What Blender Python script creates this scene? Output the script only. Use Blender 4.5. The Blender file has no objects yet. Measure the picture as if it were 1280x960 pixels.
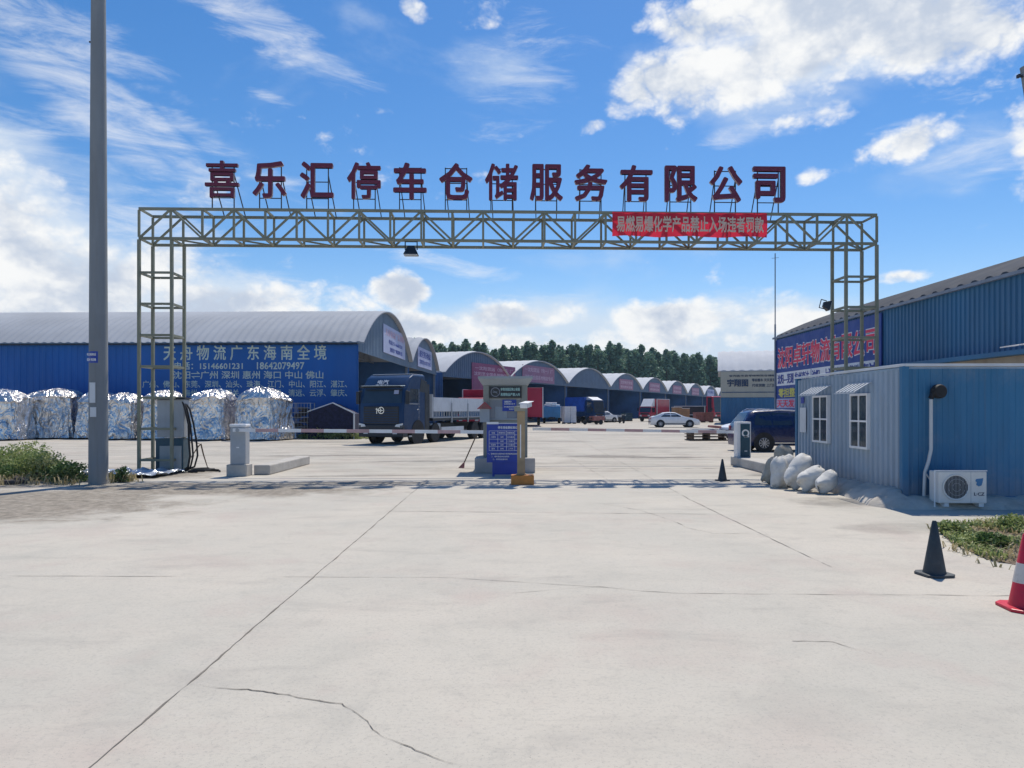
import bpy, math, random
from mathutils import Vector, Matrix, Euler, noise as mnoise
R = math.radians
S = bpy.context.scene
COL = S.collection
random.seed(7)

# ------------------------------------------------------------------ camera, sky, sun, exposure
CAMZ = 1.7
cam = bpy.data.cameras.new('camera')
cam.sensor_width = 36; cam.lens = 930 / 1280 * 36; cam.shift_y = 0.025
cam.clip_start = 0.05; cam.clip_end = 4000
camo = bpy.data.objects.new('camera', cam); COL.objects.link(camo)
camo.location = (0, 0, CAMZ); camo.rotation_euler = (R(90), 0, 0)
S.camera = camo
S.view_settings.view_transform = 'Standard'; S.view_settings.look = 'None'
S.view_settings.gamma = 1; S.view_settings.use_curve_mapping = False
S.view_settings.exposure = 0.5
S.cycles.max_bounces = 8; S.cycles.diffuse_bounces = 4; S.cycles.transparent_max_bounces = 16
SUN_DIR = Vector((0.19, 0.50, 1.0)).normalized()
sun = bpy.data.lights.new('sun', 'SUN'); sun.energy = 3.2; sun.angle = R(0.7); sun.color = (1, .92, .80)
suno = bpy.data.objects.new('sun', sun); COL.objects.link(suno)
suno.location = (20, 40, 90); suno.rotation_euler = (-SUN_DIR).to_track_quat('-Z', 'Y').to_euler()


class NT:
    """small helper to write node maths"""
    def __init__(s, tree): s.t = tree; s.L = tree.links
    def n(s, typ, **kw):
        x = s.t.nodes.new(typ)
        for k, v in kw.items(): setattr(x, k, v)
        return x
    def put(s, sock, v):
        if isinstance(v, bpy.types.NodeSocket): s.L.new(v, sock)
        elif v is not None: sock.default_value = v
    def m(s, op, a, b=None, c=None, clamp=False):
        x = s.n('ShaderNodeMath', operation=op, use_clamp=clamp)
        s.put(x.inputs[0], a)
        if b is not None: s.put(x.inputs[1], b)
        if c is not None: s.put(x.inputs[2], c)
        return x.outputs[0]
    def noise(s, vec, scale, detail=4, rough=.55, dist=0):
        x = s.n('ShaderNodeTexNoise')
        if vec is not None: s.put(x.inputs['Vector'], vec)
        x.inputs['Scale'].default_value = scale; x.inputs['Detail'].default_value = detail
        x.inputs['Roughness'].default_value = rough; x.inputs['Distortion'].default_value = dist
        return x.outputs['Fac']
    def ramp(s, v, a, b, lo=0., hi=1., smooth=True):
        x = s.n('ShaderNodeMapRange', interpolation_type='SMOOTHSTEP' if smooth else 'LINEAR')
        s.put(x.inputs[0], v); s.put(x.inputs[1], a); s.put(x.inputs[2], b); s.put(x.inputs[3], lo); s.put(x.inputs[4], hi)
        return x.outputs[0]
    def mix(s, f, a, b, blend='MIX'):
        x = s.n('ShaderNodeMix', data_type='RGBA', blend_type=blend)
        s.put(x.inputs['Factor'], f)
        for sock, v in ((x.inputs[6], a), (x.inputs[7], b)):
            if not isinstance(v, bpy.types.NodeSocket) and len(v) == 3: v = (*v, 1)
            s.put(sock, v)
        return x.outputs[2]
    def mapping(s, vec, loc=(0, 0, 0), rot=(0, 0, 0), sc=(1, 1, 1)):
        x = s.n('ShaderNodeMapping'); s.put(x.inputs[0], vec)
        x.inputs[1].default_value = loc; x.inputs[2].default_value = rot; x.inputs[3].default_value = sc
        return x.outputs[0]
    def sep(s, v):
        x = s.n('ShaderNodeSeparateXYZ'); s.put(x.inputs[0], v); return x.outputs
    def comb(s, a, b, c):
        x = s.n('ShaderNodeCombineXYZ')
        for i, v in enumerate((a, b, c)): s.put(x.inputs[i], v)
        return x.outputs[0]


def build_world():
    w = bpy.data.worlds.new('World'); S.world = w; w.use_nodes = True
    t = w.node_tree; t.nodes.clear(); N = NT(t)
    out = N.n('ShaderNodeOutputWorld'); bg = N.n('ShaderNodeBackground')
    sky = N.n('ShaderNodeTexSky', sky_type='NISHITA'); sky.sun_disc = False
    sky.sun_elevation = math.asin(SUN_DIR.z); sky.sun_rotation = math.atan2(SUN_DIR.x, SUN_DIR.y)
    sky.air_density = 1.0; sky.dust_density = .25; sky.ozone_density = 2.5
    bg.inputs[1].default_value = SKY_STRENGTH
    tc = N.n('ShaderNodeTexCoord').outputs['Generated']
    x, y, z = N.sep(tc)
    az = N.m('ARCTAN2', x, y); el = N.m('ARCSINE', z)
    # deeper blue away from the horizon, as the thin upper air looks
    hsv = N.n('ShaderNodeHueSaturation'); N.put(hsv.inputs['Color'], sky.outputs[0])
    hsv.inputs['Saturation'].default_value = SKY_SAT; hsv.inputs['Value'].default_value = SKY_VAL
    skyc = N.mix(1.0, hsv.outputs[0], SKY_TINT, 'MULTIPLY')

    def blob(u, v, ru, rv, rot=0):
        a0 = math.atan((u - 640) / 930); e0 = math.atan((512 - v) / 930 * math.cos(a0))
        c, s_ = math.cos(R(rot)), math.sin(R(rot))
        da = N.m('SUBTRACT', az, a0); de = N.m('SUBTRACT', el, e0)
        p = N.m('MULTIPLY_ADD', da, c, N.m('MULTIPLY', de, s_))
        q = N.m('MULTIPLY_ADD', de, c, N.m('MULTIPLY', da, -s_))
        p = N.m('MULTIPLY', p, 930 / ru); q = N.m('MULTIPLY', q, 930 / rv)
        d = N.m('SQRT', N.m('MULTIPLY_ADD', p, p, N.m('MULTIPLY', q, q)))
        return N.ramp(d, .25, 1.25, 1, 0)
    def total(lst):
        r = None
        for b in lst:
            k = blob(*b[:5]); k = N.m('MULTIPLY', k, b[5]) if len(b) > 5 else k
            r = k if r is None else N.m('MAXIMUM', r, k)
        return r
    # heaped clouds
    cum = [(1010, 55, 200, 62, 10), (800, 105, 70, 42, 25), (900, 100, 120, 55, 0), (1180, 35, 140, 55, 0), (1125, 180, 66, 28, 14), (1000, 10, 240, 40, 0), (1012, 222, 22, 14, 10, .7), (1020, 150, 90, 22, 8, .62),
           (20, 240, 110, 60, -35, .9), (70, 330, 150, 60, -10, .85), (10, 370, 150, 60, 0, .9), (330, 385, 190, 38, 0, .9),
           (500, 362, 50, 30, 0), (640, 396, 90, 26, 0), (480, 412, 220, 28, 0, .9), (700, 392, 46, 22, 0), (850, 402, 110, 30, 0), (760, 430, 300, 26, 0, .85),
           (1120, 347, 34, 10, 0, .75), (970, 405, 110, 22, 0, .8), (255, 236, 46, 18, 15, .62), (230, 330, 110, 40, 0, .6),
           (740, 158, 24, 13, 15, .6), (515, 8, 36, 18, -30, .72), (610, 35, 46, 40, 0, .45), (1420, 150, 120, 90, 0), (-260, 250, 220, 150, 0)]
    C = total(cum)
    vec = N.mapping(tc, loc=(3.1, .7, 1.4), sc=(1, 1, 1.45))
    f1 = N.noise(vec, 9.0, 10, .57, .2)
    f2 = N.noise(N.mapping(tc, loc=(.9, 4.7, 2.2), sc=(1, 1, 1.3)), 4.5, 4, .5)
    vo = N.n('ShaderNodeTexVoronoi', feature='F1'); vo.inputs['Scale'].default_value = 26; vo.inputs['Detail'].default_value = 3; vo.inputs['Roughness'].default_value = .6
    wv_ = N.n('ShaderNodeVectorMath', operation='ADD'); N.put(wv_.inputs[0], vec)
    nz_ = N.n('ShaderNodeTexNoise'); N.put(nz_.inputs['Vector'], vec); nz_.inputs['Scale'].default_value = 22; nz_.inputs['Detail'].default_value = 5
    sc_ = N.n('ShaderNodeVectorMath', operation='SCALE'); N.put(sc_.inputs[0], nz_.outputs['Color']); sc_.inputs['Scale'].default_value = .035
    N.put(wv_.inputs[1], sc_.outputs[0]); N.put(vo.inputs['Vector'], wv_.outputs[0])
    puff = N.m('SUBTRACT', .5, vo.outputs['Distance'])
    fb = N.m('MULTIPLY_ADD', f2, .30, N.m('MULTIPLY', f1, .70))
    raw = N.m('ADD', N.m('MULTIPLY_ADD', puff, .27, N.m('MULTIPLY', C, .66)), N.m('MULTIPLY', N.m('SUBTRACT', fb, .5), 2.1))
    dens = N.ramp(raw, .03, .44)
    # grey in the thick middle, white towards the lit rims
    f3 = N.noise(N.mapping(tc, loc=(3.1, .7, 1.355), sc=(1, 1, 1.45)), 9.0, 7, .55, .2)
    core = N.ramp(N.m('ADD', N.m('MULTIPLY_ADD', puff, -.30, N.m('MULTIPLY', N.m('SUBTRACT', f3, .5), 2.3)), N.m('MULTIPLY', C, .72)), .55, 1.25)
    cc = N.mix(core, CLOUD_LIT, CLOUD_GREY)
    # thin streaks high up
    wis = [(90, 110, 220, 46, -36), (190, 165, 170, 30, -36), (330, 35, 160, 36, -22), (60, 35, 170, 40, -15), (345, 125, 40, 10, -12, .9), (640, 90, 90, 110, -60, .6),
           (560, 330, 120, 20, -12, .9), (930, 165, 80, 20, 12, .9), (1200, 190, 130, 60, -20, .6), (300, 200, 150, 20, -25, .8), (120, 300, 260, 110, -20, .9), (1010, 40, 240, 80, 8, .8), (700, 400, 420, 50, 0, .7)]
    W = total(wis)
    wv = N.mapping(N.comb(az, el, 0.), rot=(0, 0, R(32)), sc=(1, 4.5, 1))
    fw = N.noise(wv, 7.0, 10, .66, .5)
    wd = N.m('MULTIPLY', N.ramp(N.m('ADD', N.m('MULTIPLY', W, .50), N.m('MULTIPLY', N.m('SUBTRACT', fw, .5), 1.7)), .20, .85), .62)
    c1 = N.mix(wd, skyc, CLOUD_LIT)
    # soft veils under the heaps
    V = total([(10, 260, 130, 75, -32, .95), (60, 360, 260, 80, 0, .95), (330, 390, 300, 60, 0, .9), (650, 425, 460, 60, 0, .95), (900, 425, 280, 62, 0, .95), (1020, 60, 260, 90, 8, .75), (-260, 260, 300, 180, 0), (640, 90, 90, 90, -50, .4), (1200, 200, 120, 60, 0, .45)])
    fv = N.noise(N.mapping(tc, loc=(7.2, 1.1, .4), sc=(1, 1, 1.8)), 4.2, 8, .58, .3)
    vd = N.m('MULTIPLY', N.ramp(N.m('ADD', N.m('MULTIPLY', V, .60), N.m('MULTIPLY', N.m('SUBTRACT', fv, .5), 1.3)), .12, .62), .86)
    c1 = N.mix(vd, c1, VEIL)
    # pale vapour low over the horizon
    hz = N.ramp(el, .0, .20, .62, 0)
    c2 = N.mix(hz, c1, HORIZON)
    c3 = N.mix(dens, c2, cc)
    N.put(bg.inputs[0], c3); N.L.new(bg.outputs[0], out.inputs[0])
    w.cycles.sampling_method = 'MANUAL'; w.cycles.sample_map_resolution = 512

SKY_STRENGTH = 0.12; SKY_SAT = 1.34; SKY_VAL = .77; SKY_TINT = (1.02, .95, .98, 1)
CLOUD_LIT = (5.7, 5.75, 5.75, 1); CLOUD_GREY = (3.3, 3.75, 4.5, 1); HORIZON = (3.3, 4.1, 5.1, 1); VEIL = (4.2, 4.75, 5.4, 1)
build_world()
HAZE = 0.00022

# ------------------------------------------------------------------ helpers: pixels of the survey, meshes, things
def at(u, v, Y): return Vector(((u - 640) / 930 * Y, Y, CAMZ + (512 - v) / 930 * Y))
def gr(u, v):
    Y = 930 * CAMZ / (v - 512); return Vector(((u - 640) / 930 * Y, Y, 0))

class MB:
    def __init__(s): s.v = []; s.f = []; s.mi = []
    def add(s, vs, fs, mi=0):
        b = len(s.v); s.v += [tuple(p) for p in vs]
        s.f += [tuple(b + i for i in f) for f in fs]; s.mi += [mi] * len(fs); return s
    def box(s, c, d, rot=None, mi=0):
        x, y, z = d[0] / 2, d[1] / 2, d[2] / 2
        vs = [Vector((i * x, j * y, k * z)) for k in (-1, 1) for j in (-1, 1) for i in (-1, 1)]
        if rot is not None:
            m = Euler(rot).to_matrix(); vs = [m @ p for p in vs]
        c = Vector(c)
        return s.add([p + c for p in vs], [(0, 2, 3, 1), (4, 5, 7, 6), (0, 1, 5, 4), (2, 6, 7, 3), (0, 4, 6, 2), (1, 3, 7, 5)], mi)
    def b2(s, a, b, mi=0):
        a, b = Vector(a), Vector(b)
        return s.box((a + b) / 2, [abs(q) for q in (b - a)], None, mi)
    def bar(s, p, q, w, h=None, mi=0, up=(0, 0, 1)):
        p, q = Vector(p), Vector(q); h = h or w; d = (q - p).normalized(); up = Vector(up)
        if abs(d.dot(up)) > .98: up = Vector((0, 1, 0))
        a = d.cross(up).normalized(); b = a.cross(d)
        vs = [e + a * i * w / 2 + b * j * h / 2 for e in (p, q) for (i, j) in ((-1, -1), (1, -1), (1, 1), (-1, 1))]
        return s.add(vs, [(0, 3, 2, 1), (4, 5, 6, 7), (0, 1, 5, 4), (1, 2, 6, 5), (2, 3, 7, 6), (3, 0, 4, 7)], mi)
    def pipe(s, pts, r, n=10, mi=0):
        pts = [Vector(p) for p in pts]; rs = r if isinstance(r, (list, tuple)) else [r] * len(pts)
        rings = []; a = None
        for i, p in enumerate(pts):
            d = (pts[min(i + 1, len(pts) - 1)] - pts[max(i - 1, 0)]).normalized()
            if a is None: a = d.orthogonal().normalized()
            a = (a - d * a.dot(d)).normalized(); b = d.cross(a)
            rings.append([p + (a * math.cos(t) + b * math.sin(t)) * rs[i] for t in [2 * math.pi * k / n for k in range(n)]])
        return s.loft(rings, mi=mi)
    def loft(s, rings, close=True, caps=True, mi=0):
        n = len(rings[0]); vs = [p for r in rings for p in r]; fs = []
        for i in range(len(rings) - 1):
            for k in range(n if close else n - 1):
                k2 = (k + 1) % n
                fs.append((i * n + k, i * n + k2, (i + 1) * n + k2, (i + 1) * n + k))
        if caps and close:
            fs.append(tuple(reversed(range(n)))); fs.append(tuple((len(rings) - 1) * n + k for k in range(n)))
        return s.add(vs, fs, mi)
    def lathe(s, prof, c=(0, 0, 0), n=24, mi=0, axis='z', ring=False):
        rings = []
        if ring: prof = list(prof) + [prof[0]]
        hollow = ring
        for r, h in prof:
            ring_ = []
            for k in range(n):
                t = 2 * math.pi * k / n
                p = Vector((r * math.cos(t), r * math.sin(t), h))
                if axis == 'y': p = Vector((p.x, h, -p.y))
                if axis == 'x': p = Vector((h, p.x, p.y))
                ring_.append(p + Vector(c))
            rings.append(ring_)
        return s.loft(rings, caps=not hollow, mi=mi)
    def prism(s, poly, d0, d1, plane='xz', mi=0):
        """polygon in a plane, pushed from d0 to d1 along the third axis"""
        def P(a, b, d):
            return {'xz': (a, d, b), 'yz': (d, a, b), 'xy': (a, b, d)}[plane]
        n = len(poly)
        vs = [P(a, b, d0) for a, b in poly] + [P(a, b, d1) for a, b in poly]
        fs = [tuple(range(n)), tuple(reversed(range(n, 2 * n)))] + [(i, n + i, n + (i + 1) % n, (i + 1) % n) for i in range(n)]
        return s.add(vs, fs, mi)
    def build(s, name, mats, parent=None, smooth=None, bevel=0, loc=None, rot=None, seg=2):
        me = bpy.data.meshes.new(name); me.from_pydata(s.v, [], s.f)
        for m in (mats if isinstance(mats, (list, tuple)) else [mats]): me.materials.append(m)
        if any(s.mi):
            for p, i in zip(me.polygons, s.mi): p.material_index = i
        import bmesh
        bm = bmesh.new(); bm.from_mesh(me); bmesh.ops.recalc_face_normals(bm, faces=bm.faces); bm.to_mesh(me); bm.free()
        if smooth is not None:
            for p in me.polygons: p.use_smooth = True
            me.set_sharp_from_angle(angle=R(smooth))
        o = bpy.data.objects.new(name, me); COL.objects.link(o)
        if parent: o.parent = parent
        if loc is not None: o.location = loc
        if rot is not None: o.rotation_euler = rot
        if bevel:
            b = o.modifiers.new('bevel', 'BEVEL'); b.width = bevel; b.segments = seg; b.limit_method = 'ANGLE'; b.angle_limit = R(40)
        return o

def tag(o, label, cat, group=None):
    o['label'] = label; o['category'] = cat
    if group: o['group'] = group
    return o
def thing(name, label, cat, loc=(0, 0, 0), rz=0, group=None):
    o = bpy.data.objects.new(name, None); COL.objects.link(o); o.empty_display_size = .2
    o.location = loc; o.rotation_euler = (0, 0, rz); return tag(o, label, cat, group)
def struct(o, kind='structure'): o['kind'] = kind; return o
def dup(o, loc=None, rz=None, sc=None, label=None, parent=None):
    kids = [c for c in COL.objects if c.parent == o]
    c = o.copy(); COL.objects.link(c)
    if parent: c.parent = parent
    if loc is not None: c.location = loc
    if rz is not None: c.rotation_euler = (0, 0, rz)
    if sc is not None: c.scale = sc
    if label: c['label'] = label
    for k in kids: dup(k, parent=c)
    return c

# ------------------------------------------------------------------ materials
def M(name, col, rough=.6, metal=0., var=.12, scale=2.5, bump=0., bscale=30., spec=.5, dirt=0., dirtcol=(.16, .13, .10), stretch=(1, 1, 1), trans=0., coat=0., splash=0.):
    m = bpy.data.materials.new(name); m.use_nodes = True; t = m.node_tree; N = NT(t)
    b = t.nodes['Principled BSDF']; tc = N.n('ShaderNodeTexCoord').outputs['Object']
    v = N.mapping(tc, sc=stretch)
    f = N.noise(v, scale, 6, .6)
    c = N.mix(N.ramp(f, .25, .75), tuple(max(0, q * (1 - var)) for q in col), tuple(min(1, q * (1 + var)) for q in col))
    if dirt:
        d = N.ramp(N.noise(v, scale * 2.3, 8, .7), .52, .75, 0, dirt); c = N.mix(d, c, dirtcol)
    if splash:
        zz = N.sep(tc)[2]; edge = N.m('ADD', zz, N.m('MULTIPLY', N.noise(N.mapping(tc, sc=(3, 3, .6)), 2.5, 8, .7), -.7))
        c = N.mix(N.ramp(edge, -.35, .25, splash, 0), c, (.33, .29, .24))
        stq = N.ramp(N.noise(N.mapping(tc, sc=(9, 9, .25)), 1.6, 5, .6), .56, .74, 0, splash * .45); c = N.mix(stq, c, (.15, .14, .13))
        c = N.mix(N.ramp(N.noise(tc, 1.1, 7, .65), .5, .75, 0, splash * .4), c, (.42, .40, .37))
    N.put(b.inputs['Base Color'], c)
    N.put(b.inputs['Roughness'], N.ramp(N.noise(v, scale * 3, 4), .3, .7, max(0, rough - .07), min(1, rough + .07)))
    b.inputs['Metallic'].default_value = metal; b.inputs['Specular IOR Level'].default_value = spec
    if coat: b.inputs['Coat Weight'].default_value = coat; b.inputs['Coat Roughness'].default_value = .08
    if bump:
        bp = N.n('ShaderNodeBump'); bp.inputs['Strength'].default_value = bump; bp.inputs['Distance'].default_value = .02
        N.put(bp.inputs['Height'], N.noise(tc, bscale, 6, .65)); N.L.new(bp.outputs[0], b.inputs['Normal'])
    if trans:
        tr = N.n('ShaderNodeBsdfTranslucent'); N.put(tr.inputs[0], c); mx = N.n('ShaderNodeMixShader'); mx.inputs[0].default_value = trans
        N.L.new(b.outputs[0], mx.inputs[1]); N.L.new(tr.outputs[0], mx.inputs[2]); N.L.new(mx.outputs[0], t.nodes['Material Output'].inputs[0])
    return m

def leafmat(name, a, b_, c_):
    m = bpy.data.materials.new(name); m.use_nodes = True; t = m.node_tree; N = NT(t)
    b = t.nodes['Principled BSDF']; g = N.n('ShaderNodeNewGeometry'); r = g.outputs['Random Per Island']
    f = N.noise(N.n('ShaderNodeTexCoord').outputs['Object'], .7, 4)
    c = N.mix(r, a, b_); c = N.mix(N.ramp(f, .45, .7), c, c_)
    N.put(b.inputs['Base Color'], c); b.inputs['Roughness'].default_value = .55; b.inputs['Specular IOR Level'].default_value = .25
    tr = N.n('ShaderNodeBsdfTranslucent'); N.put(tr.inputs[0], c); mx = N.n('ShaderNodeMixShader'); mx.inputs[0].default_value = .35
    N.L.new(b.outputs[0], mx.inputs[1]); N.L.new(tr.outputs[0], mx.inputs[2]); N.L.new(mx.outputs[0], t.nodes['Material Output'].inputs[0])
    return m

def glassmat(name, col=(.02, .03, .045), rough=.05):
    m = bpy.data.materials.new(name); m.use_nodes = True; t = m.node_tree; N = NT(t); b = t.nodes['Principled BSDF']
    f = N.noise(N.n('ShaderNodeTexCoord').outputs['Object'], 1.5, 3)
    N.put(b.inputs['Base Color'], N.mix(f, col, tuple(q * 1.8 for q in col))); b.inputs['Roughness'].default_value = rough
    b.inputs['Specular IOR Level'].default_value = .7
    return m

def foilmat():
    m = bpy.data.materials.new('crumpled foil'); m.use_nodes = True; t = m.node_tree; N = NT(t); b = t.nodes['Principled BSDF']
    tc = N.n('ShaderNodeTexCoord').outputs['Object']
    f = N.noise(tc, 2.0, 5, .6)
    N.put(b.inputs['Base Color'], N.mix(N.ramp(f, .35, .7), (.82, .80, .78), (.52, .52, .53)))
    b.inputs['Metallic'].default_value = .82; N.put(b.inputs['Roughness'], N.ramp(N.noise(tc, 3, 4), .3, .7, .20, .34))
    def ridge(sc, rot, z_): return N.m('ABSOLUTE', N.m('SUBTRACT', N.noise(N.mapping(tc, rot=(R(rot), R(rot), 0), sc=(1, 1, z_)), sc, 3, .5, .8), .5))
    h = N.m('ADD', N.m('MULTIPLY', ridge(1.5, 14, .5), 1.6), N.m('ADD', N.m('MULTIPLY', ridge(3.0, -20, .45), .6), N.m('MULTIPLY', ridge(8.0, 30, .8), .09)))
    bp = N.n('ShaderNodeBump'); bp.inputs['Strength'].default_value = 1.0; bp.inputs['Distance'].default_value = .30
    N.put(bp.inputs['Height'], h); N.L.new(bp.outputs[0], b.inputs['Normal'])
    return m

mt = {}
mt['truss'] = M('painted truss steel', (.22, .225, .165), .55, .05, .18, 1.2, dirt=.4, dirtcol=(.2, .13, .07))
mt['letter'] = M('dark red sign paint', (.13, .012, .042), .5, 0, .12, 2)
mt['letterside'] = M('pale letter edge', (.42, .34, .36), .5, 0, .2, 2)
mt['strut'] = M('black angle iron', (.035, .035, .04), .6, .2)
mt['concpole'] = M('pole concrete', (.215, .235, .25), .85, 0, .12, 1.2, .25, 40, dirt=.25, dirtcol=(.2, .19, .17), stretch=(2, 2, .35), splash=.45)
mt['conc'] = M('island concrete', (.44, .42, .385), .9, 0, .16, 2, .5, 25, dirt=.3)
mt['mound'] = M('rough poured concrete', (.50, .46, .40), .95, 0, .2, 2.4, .9, 9, dirt=.35)
mt['bluewall'] = M('bright blue sheet', (.008, .108, .38), .7, .0, .12, .35, dirt=.12, dirtcol=(.03, .06, .15), stretch=(1, 1, .3))
mt['steelblue'] = M('steel blue sheet', (.022, .13, .265), .5, .0, .2, .4, dirt=.2, dirtcol=(.03, .08, .14), stretch=(1, 1, .3))
mt['gable'] = M('grey blue gable sheet', (.07, .12, .20), .55, .05, .15, .5)
mt['gablepale'] = M('faded grey sheet', (.11, .165, .235), .55, .05, .15, .5)
mt['roof'] = M('galvanised roof sheet', (.34, .365, .40), .8, 0, .10, .25, spec=.12, dirt=.10, dirtcol=(.3, .3, .3))
mt['rooflight'] = M('pale roof sheet', (.50, .52, .55), .8, 0, .08, .25, spec=.12)
mt['roofdark'] = M('weathered dark roof sheet', (.075, .084, .10), .85, 0, .15, .3, spec=.1, dirt=.2)
mt['inside'] = M('shed interior sheet', (.05, .14, .34), .7, 0, .3, .4)
mt['column'] = M('grey column steel', (.2, .24, .3), .5, .1)
mt['beige'] = M('beige sheet', (.42, .40, .33), .6, 0, .08, .6, dirt=.15)
mt['plaster'] = M('stained beige render', (.36, .31, .25), .9, 0, .2, .7, .3, 20, dirt=.4)
mt['white'] = M('white paint', (.78, .78, .78), .45, 0, .06, 3, dirt=.15, dirtcol=(.45, .43, .4))
mt['offwhite'] = M('sun bleached panel', (.60, .63, .66), .55, 0, .10, 1.2, dirt=.25, dirtcol=(.35, .36, .38))
mt['ivory'] = M('ivory lettering', (.52, .60, .52), .6, 0, .18, 2.0, dirt=.35, dirtcol=(.15, .25, .36))
mt['textwhite'] = M('white lettering', (.75, .76, .78), .6, 0, .08)
mt['textred'] = M('red lettering', (.74, .035, .10), .55, 0, .1)
mt['textblue'] = M('blue lettering', (.02, .05, .30), .55, 0, .1)
mt['textyellow'] = M('yellow lettering', (.62, .58, .12), .55, 0, .1)
mt['textdark'] = M('dark lettering', (.03, .05, .10), .6, 0, .1)
mt['signblue'] = M('sign blue', (.012, .045, .33), .45, 0, .1, 2)
mt['navy'] = M('banner navy', (.012, .055, .27), .55, 0, .12, 1)
mt['lavender'] = M('pale lavender banner', (.38, .42, .60), .6, 0, .08, 1)
mt['pink'] = M('faded magenta banner', (.26, .06, .15), .6, 0, .15, 1)
mt['pinkpale'] = M('faded rose banner', (.30, .13, .22), .6, 0, .12, 1)
mt['pinktext'] = M('pale rose lettering', (.55, .38, .48), .6)
mt['banner'] = M('red banner cloth', (.72, .035, .075), .7, 0, .08, 3, trans=.5)
mt['bannertext'] = M('banner lettering', (.86, .74, .62), .7, 0, .05, 3, trans=.4)
mt['foil'] = foilmat()
mt['wood'] = M('pallet wood', (.13, .09, .06), .85, 0, .25, 4)
mt['cardboard'] = M('cardboard', (.38, .22, .12), .85, 0, .15, 2)
mt['rubber'] = M('black rubber', (.02, .02, .022), .75, 0, .2, 4)
mt['cone'] = M('black cone rubber', (.014, .030, .043), .6, 0, .25, 6, .15, 40, dirt=.35, dirtcol=(.09, .09, .09), splash=.10)
mt['conered'] = M('red cone plastic', (.55, .012, .04), .42, 0, .12, 5, dirt=.5, dirtcol=(.22, .05, .05))
mt['conewhite'] = M('reflective band', (.60, .56, .52), .5, 0, .1, 5, dirt=.3)
mt['cabblue'] = M('dark blue truck paint', (.012, .045, .12), .45, .0, .1, 2, spec=.2, coat=.08)
mt['cabdark'] = M('black plastic trim', (.012, .018, .028), .5, 0, .15, 3)
mt['chrome'] = M('chrome', (.7, .7, .7), .2, .9, .05)
mt['lamp'] = M('headlamp lens', (.6, .63, .66), .15, .1, .1)
mt['suv'] = M('deep blue car paint', (.004, .016, .085), .3, .0, .06, 1.5, coat=.45)
mt['carwhite'] = M('white car paint', (.80, .80, .80), .28, 0, .04, 2, coat=.5)
mt['glass'] = glassmat('dark glass')
mt['glasspale'] = glassmat('window glass', (.10, .13, .17), .08)
m_g = bpy.data.materials.new('window sheet glass'); m_g.use_nodes = True; N_ = NT(m_g.node_tree)
tr_g = N_.n('ShaderNodeBsdfTransparent'); tr_g.inputs[0].default_value = (.62, .68, .70, 1); mx_g = N_.n('ShaderNodeMixShader'); mx_g.inputs[0].default_value = .6
b_g = m_g.node_tree.nodes['Principled BSDF']; b_g.inputs['Roughness'].default_value = .05
N_.put(b_g.inputs['Base Color'], N_.mix(N_.noise(N_.n('ShaderNodeTexCoord').outputs['Object'], 2, 3), (.07, .10, .13), (.13, .17, .21)))
N_.L.new(b_g.outputs[0], mx_g.inputs[1]); N_.L.new(tr_g.outputs[0], mx_g.inputs[2]); N_.L.new(mx_g.outputs[0], m_g.node_tree.nodes['Material Output'].inputs[0])
mt['winglass'] = m_g; mt['curtain'] = M('grey curtain', (.35, .37, .40), .9, 0, .2, 6, stretch=(1, 8, .3))
mt['alloy'] = M('alloy wheel', (.55, .56, .58), .35, .6, .1, 5)
mt['truckred'] = M('red truck paint', (.42, .03, .06), .4, 0, .12, 1, coat=.3)
mt['trailerred'] = M('crimson box sheet', (.38, .015, .05), .55, 0, .12, .7)
mt['boxblue'] = M('sky blue box paint', (.04, .20, .42), .5, 0, .15, 1)
mt['tarpblue'] = M('bright blue tarpaulin', (.015, .10, .45), .6, 0, .2, 2, .6, 8)
mt['orange'] = M('orange paint', (.60, .22, .04), .6, 0, .15, 5, dirt=.35, dirtcol=(.3, .15, .06))
mt['tan'] = M('tan painted post', (.36, .26, .15), .6, 0, .2, 3, dirt=.3)
mt['olive'] = M('grey olive cladding', (.26, .265, .225), .6, 0, .1, 2, dirt=.2)
mt['boothgrey'] = M('booth grey', (.34, .37, .38), .55, 0, .1, 2, dirt=.2)
mt['cabinet'] = M('grey machine enamel', (.36, .39, .42), .45, 0, .08, 3, dirt=.2, splash=.3)
mt['teal'] = M('dark teal panel', (.025, .075, .11), .4, 0, .1, 3)
mt['ledblack'] = M('black display', (.012, .015, .02), .4, 0, .2)
mt['led'] = M('dim display characters', (.40, .62, .55), .6)
mt['ledgrey'] = M('dim display emblem', (.30, .32, .36), .6)
mt['containerside'] = M('grey blue container paint', (.29, .375, .465), .5, 0, .12, .8, dirt=.28, dirtcol=(.18, .2, .22), stretch=(1, 1, .25), splash=.55)
mt['containerend'] = M('blue container paint', (.026, .155, .305), .55, 0, .16, .8, dirt=.3, dirtcol=(.03, .09, .17), stretch=(1, 1, .25), splash=.4)
mt['bag'] = M('woven white sack', (.60, .60, .58), .8, 0, .14, 5, .5, 34, dirt=.45, dirtcol=(.30, .27, .22))
mt['bagbeige'] = M('dusty sack', (.45, .41, .34), .9, 0, .2, 5, .7, 50, dirt=.4)
mt['pvc'] = M('plastic pipe', (.55, .57, .58), .5, 0, .08)
mt['acbody'] = M('air conditioner enamel', (.76, .74, .70), .45, 0, .06, 4, dirt=.25, dirtcol=(.4, .36, .3))
mt['film'] = M('clear plastic sheet', (.40, .44, .50), .18, .25, .25, 3, .9, 8)
mt['stone'] = M('dark stone', (.07, .06, .06), .9, 0, .3, 5, .5)
mt['bark'] = M('bark', (.11, .09, .07), .95, 0, .2, 3)
mt['brickpink'] = M('wrapped red goods', (.30, .12, .11), .7, 0, .25, 3)
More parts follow.
